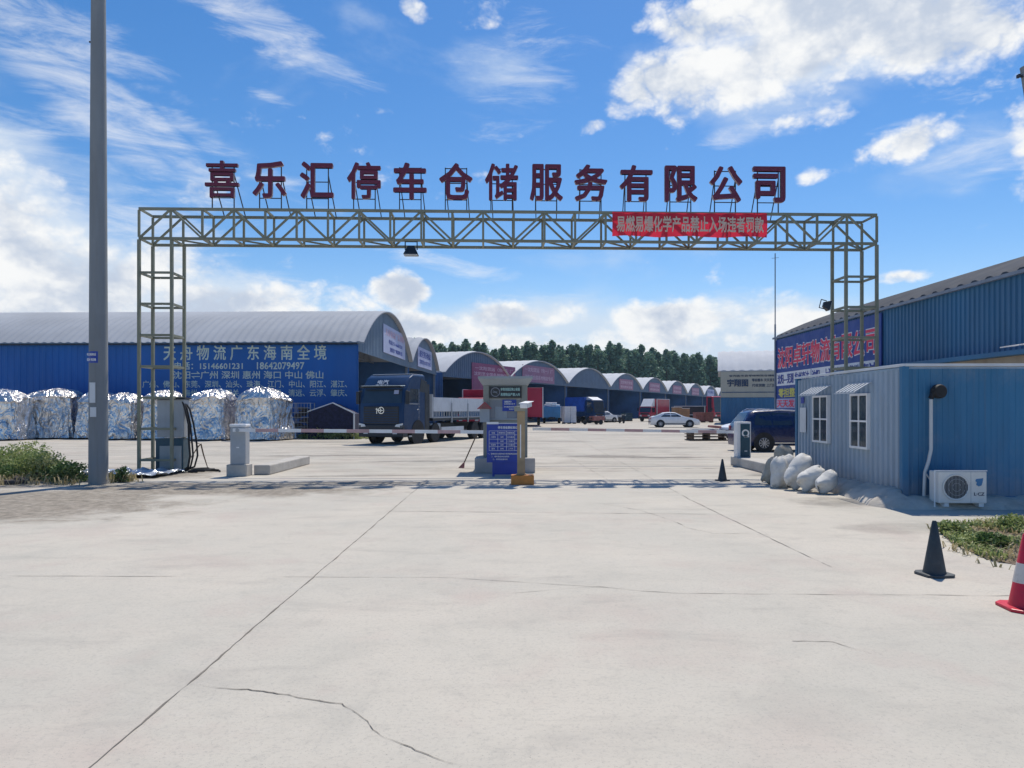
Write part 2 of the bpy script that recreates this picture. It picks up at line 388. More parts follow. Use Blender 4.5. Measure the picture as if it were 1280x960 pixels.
mt['poplar'] = leafmat('poplar leaves', (.10, .19, .14), (.16, .28, .19), (.22, .32, .20))
mt['shrub'] = leafmat('shrub leaves', (.05, .10, .035), (.12, .20, .06), (.19, .23, .09))
mt['weed'] = leafmat('weed leaves', (.17, .24, .08), (.34, .40, .15), (.48, .46, .24))
mt['mesh'] = M('dark net', (.012, .014, .045), .85, 0, .5, 7)
mt['joint'] = M('joint filler', (.17, .155, .135), .95, 0, .3, 3)
mt['crack'] = M('crack dirt', (.15, .135, .115), .95, 0, .3, 8)  # dark earthy tone, varied at random, for the flat crack ribbons

def groundmat():
    m = bpy.data.materials.new('yard concrete'); m.use_nodes = True; t = m.node_tree; N = NT(t); b = t.nodes['Principled BSDF']
    tc = N.n('ShaderNodeTexCoord').outputs['Object']; x, y, z = N.sep(tc)
    big = N.noise(tc, .32, 5, .55, .4); mid = N.noise(N.mapping(tc, sc=(.6, 1.6, 1)), 1.3, 6, .6, .5); fine = N.noise(tc, 38, 4, .7)
    c = N.mix(N.ramp(big, .3, .7), (.455, .436, .382), (.525, .488, .42))
    c = N.mix(N.ramp(N.noise(N.mapping(tc, loc=(5, 2, 0)), .55, 4), .52, .72, 0, .5), c, (.45, .385, .34))
    c = N.mix(N.ramp(N.noise(tc, .75, 6, .62, .8), .50, .72, 0, .30), c, (.34, .335, .30))
    c = N.mix(N.ramp(mid, .52, .76, 0, .42), c, (.325, .31, .285))
    # broom marks and fine grit
    blot = N.noise(tc, 4.2, 9, .72, .3); c = N.mix(N.ramp(blot, .50, .70, 0, .30), c, (.33, .32, .29)); c = N.mix(N.ramp(blot, .30, .46, .30, 0), c, (.52, .49, .44))
    pk = N.noise(N.mapping(tc, loc=(3, 9, 0)), .9, 5, .6); c = N.mix(N.ramp(pk, .54, .70, 0, .35), c, (.45, .375, .335))
    br = N.noise(N.mapping(tc, rot=(0, 0, R(12)), sc=(2, 55, 1)), 1.6, 3, .6)
    c = N.mix(N.ramp(br, .4, .75, 0, .13), c, (.36, .345, .32))
    c = N.mix(N.ramp(N.noise(tc, 17, 6, .75), .52, .68, 0, .30), c, (.30, .29, .265))
    c = N.mix(N.ramp(fine, .52, .66, 0, .38), c, (.30, .29, .27))
    sp = N.noise(tc, 95, 2, .5); c = N.mix(N.ramp(sp, .66, .72, 0, .7), c, (.16, .15, .14))
    wob = N.m('MULTIPLY', N.m('SUBTRACT', N.noise(tc, .9, 7, .68, .6), .5), 1.5)
    def spot(cx, cy, rx, ry, rot=0, k=1.0):
        co, si = math.cos(R(rot)), math.sin(R(rot))
        dx = N.m('SUBTRACT', x, cx); dy = N.m('SUBTRACT', y, cy)
        p = N.m('MULTIPLY', N.m('MULTIPLY_ADD', dx, co, N.m('MULTIPLY', dy, si)), 1 / rx)
        q = N.m('MULTIPLY', N.m('MULTIPLY_ADD', dy, co, N.m('MULTIPLY', dx, -si)), 1 / ry)
        d = N.m('SQRT', N.m('MULTIPLY_ADD', p, p, N.m('MULTIPLY', q, q)))
        return N.ramp(N.m('ADD', d, wob), .55, 1.05, k, 0)
    def spots(l):
        r = None
        for s_ in l:
            k = spot(*s_); r = k if r is None else N.m('MAXIMUM', r, k)
        return r
    # bare gravelly dirt left of the slab
    dirt = spots([(-9.3, 13.4, 4.0, 2.8, -10), (-12, 11.0, 4.6, 2.0, -15), (-6.6, 16.0, 4.4, 1.5, -8), (-3.5, 17.0, 3.0, .7, 0, .7), (-10.5, 19.5, 3.2, 2.6), (-14, 16, 4, 5)])
    dn = N.noise(tc, 5.5, 9, .75); dirtc = N.mix(N.ramp(dn, .35, .68), (.16, .14, .112), (.36, .32, .265))
    c = N.mix(N.m('MULTIPLY', dirt, .9), c, dirtc)
    # oil and wet stains in the yard
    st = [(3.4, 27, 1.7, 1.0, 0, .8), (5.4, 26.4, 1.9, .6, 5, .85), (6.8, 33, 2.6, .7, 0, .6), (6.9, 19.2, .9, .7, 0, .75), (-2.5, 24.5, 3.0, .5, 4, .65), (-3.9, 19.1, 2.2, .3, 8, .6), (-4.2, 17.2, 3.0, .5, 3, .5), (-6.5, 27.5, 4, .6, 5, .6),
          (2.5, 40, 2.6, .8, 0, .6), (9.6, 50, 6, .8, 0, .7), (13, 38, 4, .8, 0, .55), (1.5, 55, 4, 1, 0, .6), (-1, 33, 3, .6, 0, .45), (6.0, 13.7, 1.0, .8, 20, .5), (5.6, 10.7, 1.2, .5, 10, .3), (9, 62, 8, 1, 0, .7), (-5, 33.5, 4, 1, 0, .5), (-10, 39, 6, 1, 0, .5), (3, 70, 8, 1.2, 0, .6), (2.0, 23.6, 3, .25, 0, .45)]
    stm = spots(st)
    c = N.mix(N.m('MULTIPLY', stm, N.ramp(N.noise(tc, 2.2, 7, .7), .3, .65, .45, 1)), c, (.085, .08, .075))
    # the yard behind the gate is older and dustier
    far = N.ramp(N.m('ADD', y, N.m('MULTIPLY', wob, 2.5)), 17.6, 20.5)
    fn = N.noise(N.mapping(tc, sc=(.5, 1.3, 1)), .8, 8, .7, .5)
    c = N.mix(N.m('MULTIPLY', far, N.ramp(fn, .40, .72, .1, .65)), c, (.26, .235, .20))
    N.put(b.inputs['Base Color'], c); N.put(b.inputs['Roughness'], N.ramp(mid, .3, .7, .78, .92)); b.inputs['Specular IOR Level'].default_value = .25
    bp = N.n('ShaderNodeBump'); bp.inputs['Strength'].default_value = .45; bp.inputs['Distance'].default_value = .02
    h = N.m('ADD', N.m('MULTIPLY', fine, .25), N.m('MULTIPLY', N.m('MULTIPLY', dn, dirt), 4.0))
    N.put(bp.inputs['Height'], h); N.L.new(bp.outputs[0], b.inputs['Normal'])
    return m

# ------------------------------------------------------------------ lettering
def textmesh(body, w=None, h=None, bold=.0, depth=.006, spacing=1.0):
    """bold strokes: copies of the outline shifted by the stroke growth, each a hair deeper than the last"""
    cu = bpy.data.curves.new('lettering', 'FONT'); cu.body = body; cu.size = 1; cu.extrude = .01
    cu.resolution_u = 2; cu.space_character = spacing
    o = bpy.data.objects.new('lettering', cu); COL.objects.link(o)
    dg = bpy.context.evaluated_depsgraph_get(); dg.update()
    me = bpy.data.meshes.new_from_object(o.evaluated_get(dg))
    bpy.data.objects.remove(o); bpy.data.curves.remove(cu)
    if bold:
        n = 8 if len(body) == 1 else (4 if bold >= .014 else 2)
        V = [v.co.copy() for v in me.vertices]; F = [tuple(p.vertices) for p in me.polygons]; k = MB()
        for i in range(n):
            a = 2 * math.pi * (i + .5) / n if n > 2 else math.pi * i
            k.add([(v.x + math.cos(a) * bold, v.y + math.sin(a) * bold, v.z * (1 - i * .03)) for v in V], F)
        bpy.data.meshes.remove(me); me = bpy.data.meshes.new('lettering'); me.from_pydata(k.v, [], k.f)
    xs = [v.co.x for v in me.vertices]; ys = [v.co.y for v in me.vertices]
    cx, cy, dx, dy = (min(xs) + max(xs)) / 2, (min(ys) + max(ys)) / 2, max(xs) - min(xs), max(ys) - min(ys)
    sx = w / dx if w else None; sy = h / dy if h else None
    sx = sx or sy; sy = sy or sx
    for v in me.vertices:
        x, y, z = v.co; v.co = ((x - cx) * sx, -z / .01 * depth, (y - cy) * sy)
    return me
def text(body, parent, loc, mat, w=None, h=None, bold=.012, depth=.006, rz=0, spacing=1.0, name='lettering'):
    """facing local -Y before the turn rz"""
    me = textmesh(body, w, h, bold, depth, spacing); me.name = name; me.materials.clear(); me.materials.append(mat)
    for p in me.polygons: p.material_index = 0
    o = bpy.data.objects.new(name, me); COL.objects.link(o); o.parent = parent; o.location = loc; o.rotation_euler = (0, 0, rz)
    return o

# ------------------------------------------------------------------ ground
g = MB(); g.add([(-900, -60, 0), (900, -60, 0), (900, 1800, 0), (-900, 1800, 0)], [(0, 1, 2, 3)])
struct(g.build('yard_ground', groundmat()))
def strip(pts, w, z=.004, jit=0, step=.07):
    """thin ribbon along a polyline on the ground"""
    P = []
    for a, b in zip(pts, pts[1:]):
        a, b = Vector(a), Vector(b); n = max(1, int((b - a).length / step))
        P += [a.lerp(b, i / n) for i in range(n)]
    P.append(Vector(pts[-1])); L, Rr = [], []
    sd = P[0].x * 7.3 + P[0].y
    for i, p in enumerate(P):
        d = (P[min(i + 1, len(P) - 1)] - P[max(i - 1, 0)]); d.z = 0; d.normalize(); q = Vector((-d.y, d.x, 0))
        v_ = Vector((p.x * 1.0, p.y * 1.0, sd))
        j = q * (mnoise.noise(v_ * 2.2) * jit * 5 + mnoise.noise(v_ * 9) * jit * 2 + random.uniform(-jit, jit) * .6)
        ww = w * max(.16, .75 + 1.5 * mnoise.noise(v_ * 3.1 + Vector((9, 0, 0))) + random.uniform(-.3, .3)) / 2
        L.append(p + j + q * ww); Rr.append(p + j - q * ww)
    n = len(P); k = MB()
    k.add([(p.x, p.y, z) for p in L + Rr], [(i, i + 1, n + i + 1, n + i) for i in range(n - 1)])
    return k
struct(strip([(-1.98, -3, 0), (-2.02, 9, 0), (-2.05, 18, 0)], .010, jit=.0025).build('slab_joint', mt['joint']))
struct(strip([(3.44, 8.0, 0), (3.42, 9, 0), (3.36, 14, 0), (3.5, 22, 0), (4.0, 60, 0)], .009, jit=.0025).build('slab_joint', mt['joint']))
struct(strip([gr(-200, 719), gr(0, 720), gr(560, 722), gr(760, 735)], .007, jit=.002).build('slab_joint', mt['joint']))
struct(strip([gr(640, 741), gr(700, 737), gr(750, 733), gr(800, 739), gr(860, 742), gr(1250, 745), gr(1500, 748)], .008, jit=.005).build('slab_joint', mt['joint']))
struct(strip([gr(470, 639), gr(700, 641), gr(900, 643)], .012, jit=.003).build('slab_joint', mt['joint']))
struct(strip([(-2.2, 21.3, 0), (2, 21.4, 0), (6.4, 21.5, 0)], .05, jit=.006).build('slab_joint', mt['joint']))
struct(strip([(-9, 27.5, 0), (0, 28, 0), (8, 28.2, 0)], .04, jit=.01).build('slab_joint', mt['joint']))
for c in ([gr(237, 857), gr(310, 862), gr(370, 873), gr(430, 879), gr(455, 895), gr(475, 915), gr(520, 938), gr(560, 958)],
          [gr(755, 630), gr(800, 638), gr(838, 650), gr(862, 660), gr(890, 667), gr(960, 668)], [gr(990, 801), gr(1040, 803), gr(1090, 818)],
          [gr(708, 570), gr(760, 600), gr(800, 612)]):
    struct(strip(c, .0075, jit=.008, step=.035).build('slab_crack', mt['crack']))

# ------------------------------------------------------------------ sheds
def arch(x, W, eave, rise):
    r = (W * W / 4 + rise * rise) / (2 * rise)
    return eave + math.sqrt(max(0, r * r - (x - W / 2) ** 2)) - (r - rise)
def ribs(length, pitch, depth, a=.22):
    """positions along a ribbed sheet: (distance, offset)"""
    out = []; d = 0
    while d < length:
        for f, o in ((0, 0), (.5 - a / 2, 0), (.5 + a / 2 - .12, depth), (1 - a / 2, depth)):
            q = d + f * pitch
            if q < length: out.append((q, o))
        d += pitch
    out.append((length, 0)); return out
def ribwall(x, y0, y1, z0, z1, pitch=.35, depth=.035, side=-1, name='wall', mat=None, parent=None, axis='y'):
    k = MB(); P = ribs(abs(y1 - y0), pitch, depth); s = 1 if y1 > y0 else -1; n = len(P)
    lo, hi, lb, hb = [], [], [], []
    for d, o in P:
        for arr, z, off in ((lo, z0, o), (hi, z1, o), (lb, z0, -.05), (hb, z1, -.05)):
            arr.append((x + side * off, y0 + s * d, z) if axis == 'y' else (y0 + s * d, x + side * off, z))
    k.loft([lo, hi, hb, lb, lo], close=False, caps=False)
    k.add([lo[0], hi[0], hb[0], lb[0]], [(0, 1, 2, 3)]); k.add([lo[-1], hi[-1], hb[-1], lb[-1]], [(0, 1, 2, 3)])
    return k.build(name, mat, parent)
def shed(name, label, P0, P1, L, eave=5.6, rise=2.6, roofmat=None, gmat=None, open_front=True, board=None, drop=.45, walls=(True, True), wallmat=(None, None), oh=.35, pitch=.9):
    P0, P1 = Vector(P0), Vector(P1); d = P1 - P0; W = math.hypot(d.x, d.y); rz = math.atan2(d.y, d.x)
    t = thing(name, label, 'warehouse', (P0.x, P0.y, 0), rz)
    roofmat = roofmat or mt['roof']; gmat = gmat or mt['gable']
    # ribbed arched roof, 60 mm thick
    k = MB(); nx = 26; xs = [W * i / nx for i in range(nx + 1)]; rings = []
    for dd, o in ribs(L + oh, pitch, .05 if pitch < .6 else .085, .4):
        y = dd - oh
        rings.append([(x, y, arch(x, W, eave, rise) + .06 + o) for x in xs] + [(x, y, arch(x, W, eave, rise) - .02) for x in reversed(xs)])
    k.loft(rings); k.build('roof', roofmat, t, smooth=25)
    # gable sheet with its lower edge a little under the eaves
    zb = eave - drop if open_front else 0
    P = ribs(W, .45, .03); f = []; bk = []
    lo = [(x, -o, zb) for x, o in P]; hi = [(x, -o, arch(x, W, eave, rise) - .03) for x, o in P]
    lb = [(x, .06, zb) for x, o in P]; hb = [(x, .06, arch(x, W, eave, rise) - .03) for x, o in P]
    q = MB(); q.loft([lo, hi, hb, lb, lo], close=False, caps=False); q.build('gable_panel', gmat, t)
    if open_front:
        for x in (.12, W - .12):
            c = MB(); c.b2((x - .1, .1, 0), (x + .1, .3, eave - .05)); c.build('column', mt['column'], t)
        tr = MB()
        for y in [3 + 6 * i for i in range(int(L / 6))]:
            tr.bar((.2, y, eave - .1), (W - .2, y, eave - .1), .09)
            for x in [W * i / 10 for i in range(1, 10)]: tr.bar((x, y, eave - .1), (x, y, arch(x, W, eave, rise) - .05), .06)
        tr.build('roof_truss', mt['column'], t)
    for i, (x, sd) in enumerate(((0, -1), (W, 1))):
        if walls[i]: ribwall(x, 0.0, L, 0, eave - .02, .4, .03, sd, 'side_wall', wallmat[i] or mt['inside'], t)
    bw = MB(); bw.prism([(0, 0), (W, 0)] + [(x, arch(x, W, eave, rise) - .03) for x in reversed(xs)], L - .06, L); bw.build('back_wall', mt['inside'], t)
    if board:
        x0, x1, z0, z1, bm, rows = board
        b = MB(); b.b2((x0, -.10, z0), (x1, -.04, z1)); bo = b.build('sign_board', bm, t)
        for (s_, fx0, fx1, fz, fh, tm) in rows:
            text(s_, bo, (x0 + (x1 - x0) * (fx0 + fx1) / 2, -.106, z0 + (z1 - z0) * fz), tm, w=(x1 - x0) * (fx1 - fx0), h=(z1 - z0) * fh, bold=.02)
    return t, W

# 1: the big shed with the lettered blue wall
A0, A1, A2 = (-9.34, 45.2), (-8.75, 63.2), (-7.9, 77.6)
t1, W1 = shed('arched_warehouse', 'large arched warehouse whose long blue side wall carries white place names and phone numbers', A0, A1, 38, 5.75, 2.9,
     gmat=mt['gablepale'], drop=.5, wallmat=(mt['bluewall'], None), pitch=.5,
     board=(7.0, 15.6, 5.75, 7.75, mt['lavender'], [('天舟物流广东海南', .08, .92, .76, .26, mt['pinktext']), ('电话15146601231', .22, .84, .45, .17, mt['textblue']), ('沈阳至广州深圳专线', .26, .84, .18, .16, mt['textblue'])]))
tw = MB(); tw.b2((-.32, -.02, 5.66), (-.04, 38, 5.74)); tw.build('gutter', mt['cabdark'], t1)
def wtext(s, u0, u1, v, hpx, m, bold=.012):
    # a row on the long side wall; local y runs to the left seen from the road
    sc = 45.2 / 930; y0 = -((u0 - 640) * sc - A0[0]); y1 = -((u1 - 640) * sc - A0[0])
    text(s, t1, (-.045, (y0 + y1) / 2, CAMZ + (512 - v) * sc), m, w=abs(y1 - y0), h=hpx * sc, bold=bold, rz=R(-90), name='lettering')
pl = MB(); pl.b2((-.043, -((446 - 640) * 45.2 / 930 - A0[0]), .6), (-.034, -((160 - 640) * 45.2 / 930 - A0[0]), 5.62)); pl.build('sign_sheet', mt['bluewall'], t1)
wtext('天 舟 物 流 广 东 海 南 全 境', 201, 408, 440.5, 19, mt['ivory'], .018)
wtext('电话：15146601231', 215, 302, 457, 9.5, mt['ivory'], .02)
wtext('18642079497', 320, 380, 457, 9, mt['ivory'], .02)
wtext('沈阳⇌广州 深圳 惠州 海口 中山 佛山', 213, 404, 468.5, 10, mt['ivory'], .016)
wtext('广州、佛山、东莞、深圳、汕头、珠海、江门、中山、阳江、湛江、', 174, 434, 480, 9, mt['ivory'], .016)
wtext('惠州、梅州、潮州、韶关、河源、揭阳、清远、云浮、肇庆、', 200, 434, 491, 9, mt['ivory'], .016)
# 2
t2, W2 = shed('arched_warehouse', 'arched warehouse with a pale grey board, second in the left row', A1, A2, 38, 5.75, 2.6, gmat=mt['gablepale'], walls=(True, True),
     board=(3.6, 11.0, 5.6, 7.4, mt['lavender'], [('盛达货运物流', .1, .9, .68, .34, mt['textblue']), ('沈阳至山东专线', .1, .9, .28, .22, mt['textblue'])]))
# 3...: the row bends away to the right
def row(Y): return (-45 + .485 * Y, Y)
Ys = [77.8] + [91.8 + 17.6 * i for i in range(0, 9)]
info = [('arched shed with a tall magenta board hanging down over its opening, third in the row', 'big'),
        ('arched shed with a faded magenta board, right behind the ticket booth', 'pink'),
        ('arched shed with a plain grey blue gable and no board', None),
        ('arched shed with a small rose board, just right of the plain gable', 'rose'),
        ('arched shed with a rose board, above the red box truck', 'rose'),
        ('arched shed with a rose board, two sheds right of the red box truck', 'rose2'),
        ('arched shed with a rose board, left of the shed with the pale blue board', 'rose2'),
        ('arched shed with a pale blue board, far along the left row', 'blue'),
        ('arched shed at the far end of the left row, half hidden by the beige building', None)]
for i, (lab, kind) in enumerate(info):
    b = None; W = 19.5
    rows = [('一沈阳货运（包一）厂', .06, .92, .78, .17, mt['pinktext']), ('沈阳至全国各地物流专线', .04, .94, .52, .15, mt['pinktext'])]
    if kind == 'big': b = (6.2, 17.4, 3.0, 7.0, mt['pink'], [(rows[0][0], .06, .94, .86, .11, mt['pinktext']), (rows[1][0], .04, .96, .70, .11, mt['pinktext'])])
    if kind == 'pink': b = (4.0, 14.6, 5.3, 7.5, mt['pinkpale'], [(rows[0][0], .06, .94, .75, .26, mt['pinktext']), (rows[1][0], .06, .94, .3, .26, mt['pinktext'])])
    if kind in ('rose', 'rose2'): b = (5.4, 13.8, 5.35, 7.2, mt['pinkpale'] if kind == 'rose' else mt['pinkpale'], [('沈阳物流专线', .08, .92, .68, .32, mt['pinktext']), ('零担整车运输', .08, .92, .25, .24, mt['pinktext'])])
    if kind == 'blue': b = (5, 14.5, 5.35, 7.3, mt['lavender'], [('货运物流', .1, .9, .6, .4, mt['textblue'])])
    p, q = row(Ys[i]), row(Ys[i + 1])
    shed('arched_warehouse', lab, p, q, 30, 5.6, 2.6, roofmat=mt['rooflight'], board=b, walls=(i in (0, 1, 2, 4), True), pitch=1.2)

# beige shed across the yard
bl = Vector((24.0, 85.5)); dx = Vector((.27, .963)); far = bl + dx * 15
tb, Wb = shed('beige_warehouse', 'beige and blue warehouse with dark sign lettering behind the blue car', (far.x, far.y), (bl.x, bl.y), 26, 6.1, 2.7, roofmat=mt['rooflight'], gmat=mt['beige'], open_front=False, walls=(True, False), wallmat=(mt['beige'], None), pitch=1.0)
ribwall(Wb, 0, 26, 3.1, 6.05, 1.4, .02, 1, 'upper_wall', mt['beige'], tb)
ribwall(Wb - .02, 0, 26, 0, 3.08, .5, .03, 1, 'lower_wall', mt['steelblue'], tb)
def btext(s, y0, y1, z, h, m, bold=.02): text(s, tb, (Wb + .05, (y0 + y1) / 2, z), m, w=y1 - y0, h=h, bold=bold, rz=R(90))
btext('宇翔图', .7, 3.0, 4.75, .85, mt['textdark'], .05)
btext('省内各市县专线物流仓储配送运输', .9, 7.2, 5.55, .22, mt['textdark'])
btext('零担整车 天天发车 全国各地', 3.4, 7.2, 5.05, .36, mt['textdark'])
btext('代收货款 上门提货 直达', 3.4, 7.2, 4.45, .34, mt['textdark'])
bt = MB(); bt.b2((Wb + .03, 0.1, 3.62), (Wb + .06, 26, 3.72)); bt.build('trim_band', mt['gable'], tb)

# right warehouse with the company banner
tr_, Wr = shed('blue_warehouse', 'tall steel blue warehouse on the right with a red lettered company banner', (15.0, 9.0), (35.0, 9.0), 33.2, 5.75, 2.3, roofmat=mt['roofdark'], gmat=mt['steelblue'], open_front=False, walls=(False, True), pitch=.75)
ribwall(0, 0, 33.2, 3.42, 5.72, .25, .04, -1, 'side_wall', mt['steelblue'], tr_)
ribwall(.04, 24.5, 33.2, 0, 3.40, .42, .05, -1, 'side_wall', mt['bluewall'], tr_)
k = MB(); k.b2((-.02, 0, 0), (.12, 24.5, 3.3)); k.build('lower_wall', mt['plaster'], tr_)
k = MB(); k.b2((-.38, 0, 3.30), (-.06, 25, 3.44)); k.build('ledge', mt['steelblue'], tr_)
k = MB(); k.b2((-.2, -.2, 5.68), (-.06, 33.3, 5.78)); k.build('gutter', mt['column'], tr_)
for i in range(5):
    k = MB(); k.box((-.75, 11.5 - i * .95, 3.52), (1.1, .8, .03), (0, R(-8), 0)); k.build('canopy_sheet', mt['white'], tr_)
k = MB(); k.box((0, 0, 0), (.12, .3, .16), (0, R(25), 0)); k.bar((0.08, 0, .05), (.22, 0, .08), .05); k.build('wall_lamp', mt['offwhite'], tr_, loc=(-.28, 11.3, 5.35), bevel=.02)
bn = MB(); bn.b2((-.12, 21.0, 1.5), (-.065, 33.0, 5.6)); bno = bn.build('banner', mt['navy'], tr_)
for (s, y0, y1, z, h, m, ol) in (('沈阳卓轩物流有限公司', 32.6, 21.3, 4.55, 1.12, mt['textred'], 1),):
    text(s, bno, (-.126, (y0 + y1) / 2, z), mt['textwhite'], w=y0 - y1 + .08, h=h + .09, bold=.058, rz=R(-90))
    text(s, bno, (-.136, (y0 + y1) / 2, z), m, w=y0 - y1, h=h, bold=.026, rz=R(-90))
for (y0, y1, s) in ((32.8, 28.05, '沈阳—芜湖 杭州直达'), (27.95, 25.4, '沈阳—上海'), (25.3, 22.85, '沈阳—苏州'), (22.75, 21.2, '直达')):
    k = MB(); k.b2((-.135, y1, 3.02), (-.1215, y0, 3.74)); ko = k.build('text_panel', mt['textwhite'], bno)
    text(s, ko, (-.141, (y0 + y1) / 2, 3.38), mt['textblue'], w=(y0 - y1) * .93, h=.54, bold=.03, rz=R(-90))
text('零担整车 往返运输', bno, (-.126, 29.2, 2.62), mt['textyellow'], w=6.6, h=.5, bold=.03, rz=R(-90))
k = MB(); k.b2((-.135, 25, 1.78), (-.1215, 32.8, 2.3)); ko = k.build('text_panel', mt['lavender'], bno)
text('天天发车 长期合作', ko, (-.141, 29.2, 2.04), mt['textred'], w=7, h=.42, bold=.03, rz=R(-90))
m_ = thing('antenna_mast', 'thin tall mast rising from the far corner of the right warehouse roof', 'mast', (14.82, 41.9, 0))
k = MB(); k.pipe([(0, 0, 0), (0, 0, 6.5)], .05, 8); k.pipe([(0, 0, 6.4), (0, 0, 10.5)], .032, 8); k.build('pole', mt['column'], m_)
k = MB(); k.bar((-.2, 0, 10.22), (.2, 0, 10.26), .02); k.build('crossbar', mt['column'], m_)

# ------------------------------------------------------------------ gate
GL = Vector((-9.95, 19.85, 0)); GR = Vector((10.05, 20.5, 0)); gd = GR - GL; GW = gd.length; ga = math.atan2(gd.y, gd.x)
gate = thing('entrance_gate', 'wide olive grey lattice steel gate frame spanning the yard entrance', 'gate', GL, ga)
D = .82; ZB, ZT = 6.27, 7.06
cb = None
beam = MB()
for y in (0, D):
    for z in (ZB, ZT): beam.bar((0, y, z), (GW, y, z), .07)
npan = 24; pw = GW / npan
for z in (ZB, ZT):
    for i in range(npan + 1):
        beam.bar((i * pw, .02, z + .002), (i * pw, D - .02, z + .002), .05)
        if i < npan and z == ZB and i % 2: beam.bar((i * pw, .02, z), ((i + 1) * pw, D - .02, z), .04)
beam = beam.build('truss_beam', mt['truss'], gate)
for y in (0, D):
    lt = MB()
    for i in range(npan + 1):
        lt.bar((i * pw, y, ZB + .038), (i * pw, y, ZT - .038), .055)
        if i < npan:
            a, b = (ZB, ZT) if i % 2 == 0 else (ZT, ZB)
            lt.bar((i * pw + .03, y + .001, a + (.03 if a == ZB else -.03)), ((i + 1) * pw - .03, y + .001, b + (.03 if b == ZB else -.03)), .05)
    lt.build('side_lattice', mt['truss'], beam)
for x0 in (0.0, GW - .86):
    tw = MB()
    for x in (x0, x0 + .86):
        for y in (0, D): tw.bar((x, y, 0), (x, y, ZB - .035), .075)
    two = tw.build('tower', mt['truss'], gate)
    for i in range(7):
        z = 5.36 - i * .835; rg = MB()
        rg.bar((x0, 0, z), (x0 + .86, 0, z), .05, .06); rg.bar((x0, D, z), (x0 + .86, D, z), .05, .06)
        rg.bar((x0, .03, z), (x0, D - .03, z), .05, .06); rg.bar((x0 + .86, .03, z), (x0 + .86, D - .03, z), .05, .06)
        rg.build('rung', mt['truss'], two)
# big characters on the beam, each on its own stand
CH = '喜乐汇停车仓储服务有限公司'; CU = [282, 340, 398, 456, 513, 570, 627, 683, 739, 796, 853, 910, 965]
for c, u in zip(CH, CU):
    px = at(u, 0, 20.15).x; lx = (px - GL.x) / math.cos(ga); lx = lx
    base = GL + Vector((math.cos(ga), math.sin(ga), 0)) * lx
    t = thing('sign_character', 'dark red metal character %s on the gate beam' % c, 'sign letter', (base.x, base.y, ZT), ga, 'red characters of the gate sign')
    me = textmesh(c, .90, .99, .014 if c == '喜' else (.020 if c in '停储' else .026), .05); me.materials.clear(); me.materials.append(mt['letter']); me.materials.append(mt['letterside'])
    for p in me.polygons: p.material_index = 0 if abs(p.normal.y) > .6 else 1
    o = bpy.data.objects.new('character', me); COL.objects.link(o); o.parent = t; o.location = (0, .0, .80)
    k = MB()
    for x in (-.29, .29):
        k.bar((x, .07, .04), (x, .07, 1.2), .026); k.bar((x + .06, D - .02, .04), (x, .085, .95), .024)
    for z in (.33, .78, 1.18): k.bar((-.3, .075, z), (.3, .075, z), .022)
    k.build('stand', mt['strut'], t)
# red warning banner tied to the front of the beam
def gate_local(u, v, Y=20.25):
    p = at(u, v, Y); return Vector(((p.x - GL.x) / math.cos(ga), 0, p.z))
a, b = gate_local(765, 305), gate_local(960, 274)
bt = thing('cloth_banner', 'red cloth banner with pale warning text tied to the gate beam', 'banner', GL + gd.normalized() * a.x + Vector((0, 0, ZB)), ga)
k = MB(); nx = 40; w = b.x - a.x; z0, z1 = .14, .80
for i in range(nx + 1): pass
rings = [[(w * i / nx, -.06 + .012 * math.sin(i * 1.3) - .006, z1 - .015 * math.sin(math.pi * i / nx)) for i in range(nx + 1)],
         [(w * i / nx, -.075 + .02 * math.sin(i * .9), (z0 + z1) / 2) for i in range(nx + 1)],
         [(w * i / nx, -.06 + .015 * math.sin(i * 1.1 + 1), z0 + .02 * math.sin(i * .4)) for i in range(nx + 1)]]
k.loft(rings, close=False, caps=False); k.build('cloth', mt['banner'], bt, smooth=60)
text('易燃易爆化学产品禁止入场违者罚款', bt, (w / 2, -.105, (z0 + z1) / 2), mt['bannertext'], w=w * .95, h=.44, bold=.03, depth=.002)
def floodlight(label, loc, rz, hang=True, sc=1):
    t = thing('floodlight', label, 'floodlight', loc, rz)
    k = MB(); k.loft([[(-.09, -.07, -.12), (.09, -.07, -.12), (.09, .07, -.12), (-.09, .07, -.12)], [(-.2, -.16, -.36), (.2, -.16, -.36), (.2, .16, -.36), (-.2, .16, -.36)]])
    k.build('housing', mt['cabdark'], t, bevel=.01)
    k = MB(); k.b2((-.18, -.14, -.372), (.18, .14, -.361)); k.build('lens', mt['lamp'], t)
    k = MB(); k.bar((-.16, 0, -.22), (-.16, 0, 0), .03, .02); k.bar((.16, 0, -.22), (.16, 0, 0), .03, .02); k.bar((-.17, 0, -.0), (.17, 0, -.0), .04, .02); k.build('bracket', mt['cabdark'], t)
    return t
p = gate_local(515, 312); q = GL + gd.normalized() * p.x
floodlight('small dark floodlight hanging under the gate beam', (q.x, q.y, ZB - .04), ga)
p = gate_local(1034, 380)
fl = floodlight('dark floodlight pointing left on the right gate tower', (GL + gd.normalized() * (GW - .95)).to_tuple()[:2] + (4.62,), ga)
fl.rotation_euler = (0, R(-75), ga); fl.location.x -= .62; fl.scale = (.72, .72, .72)

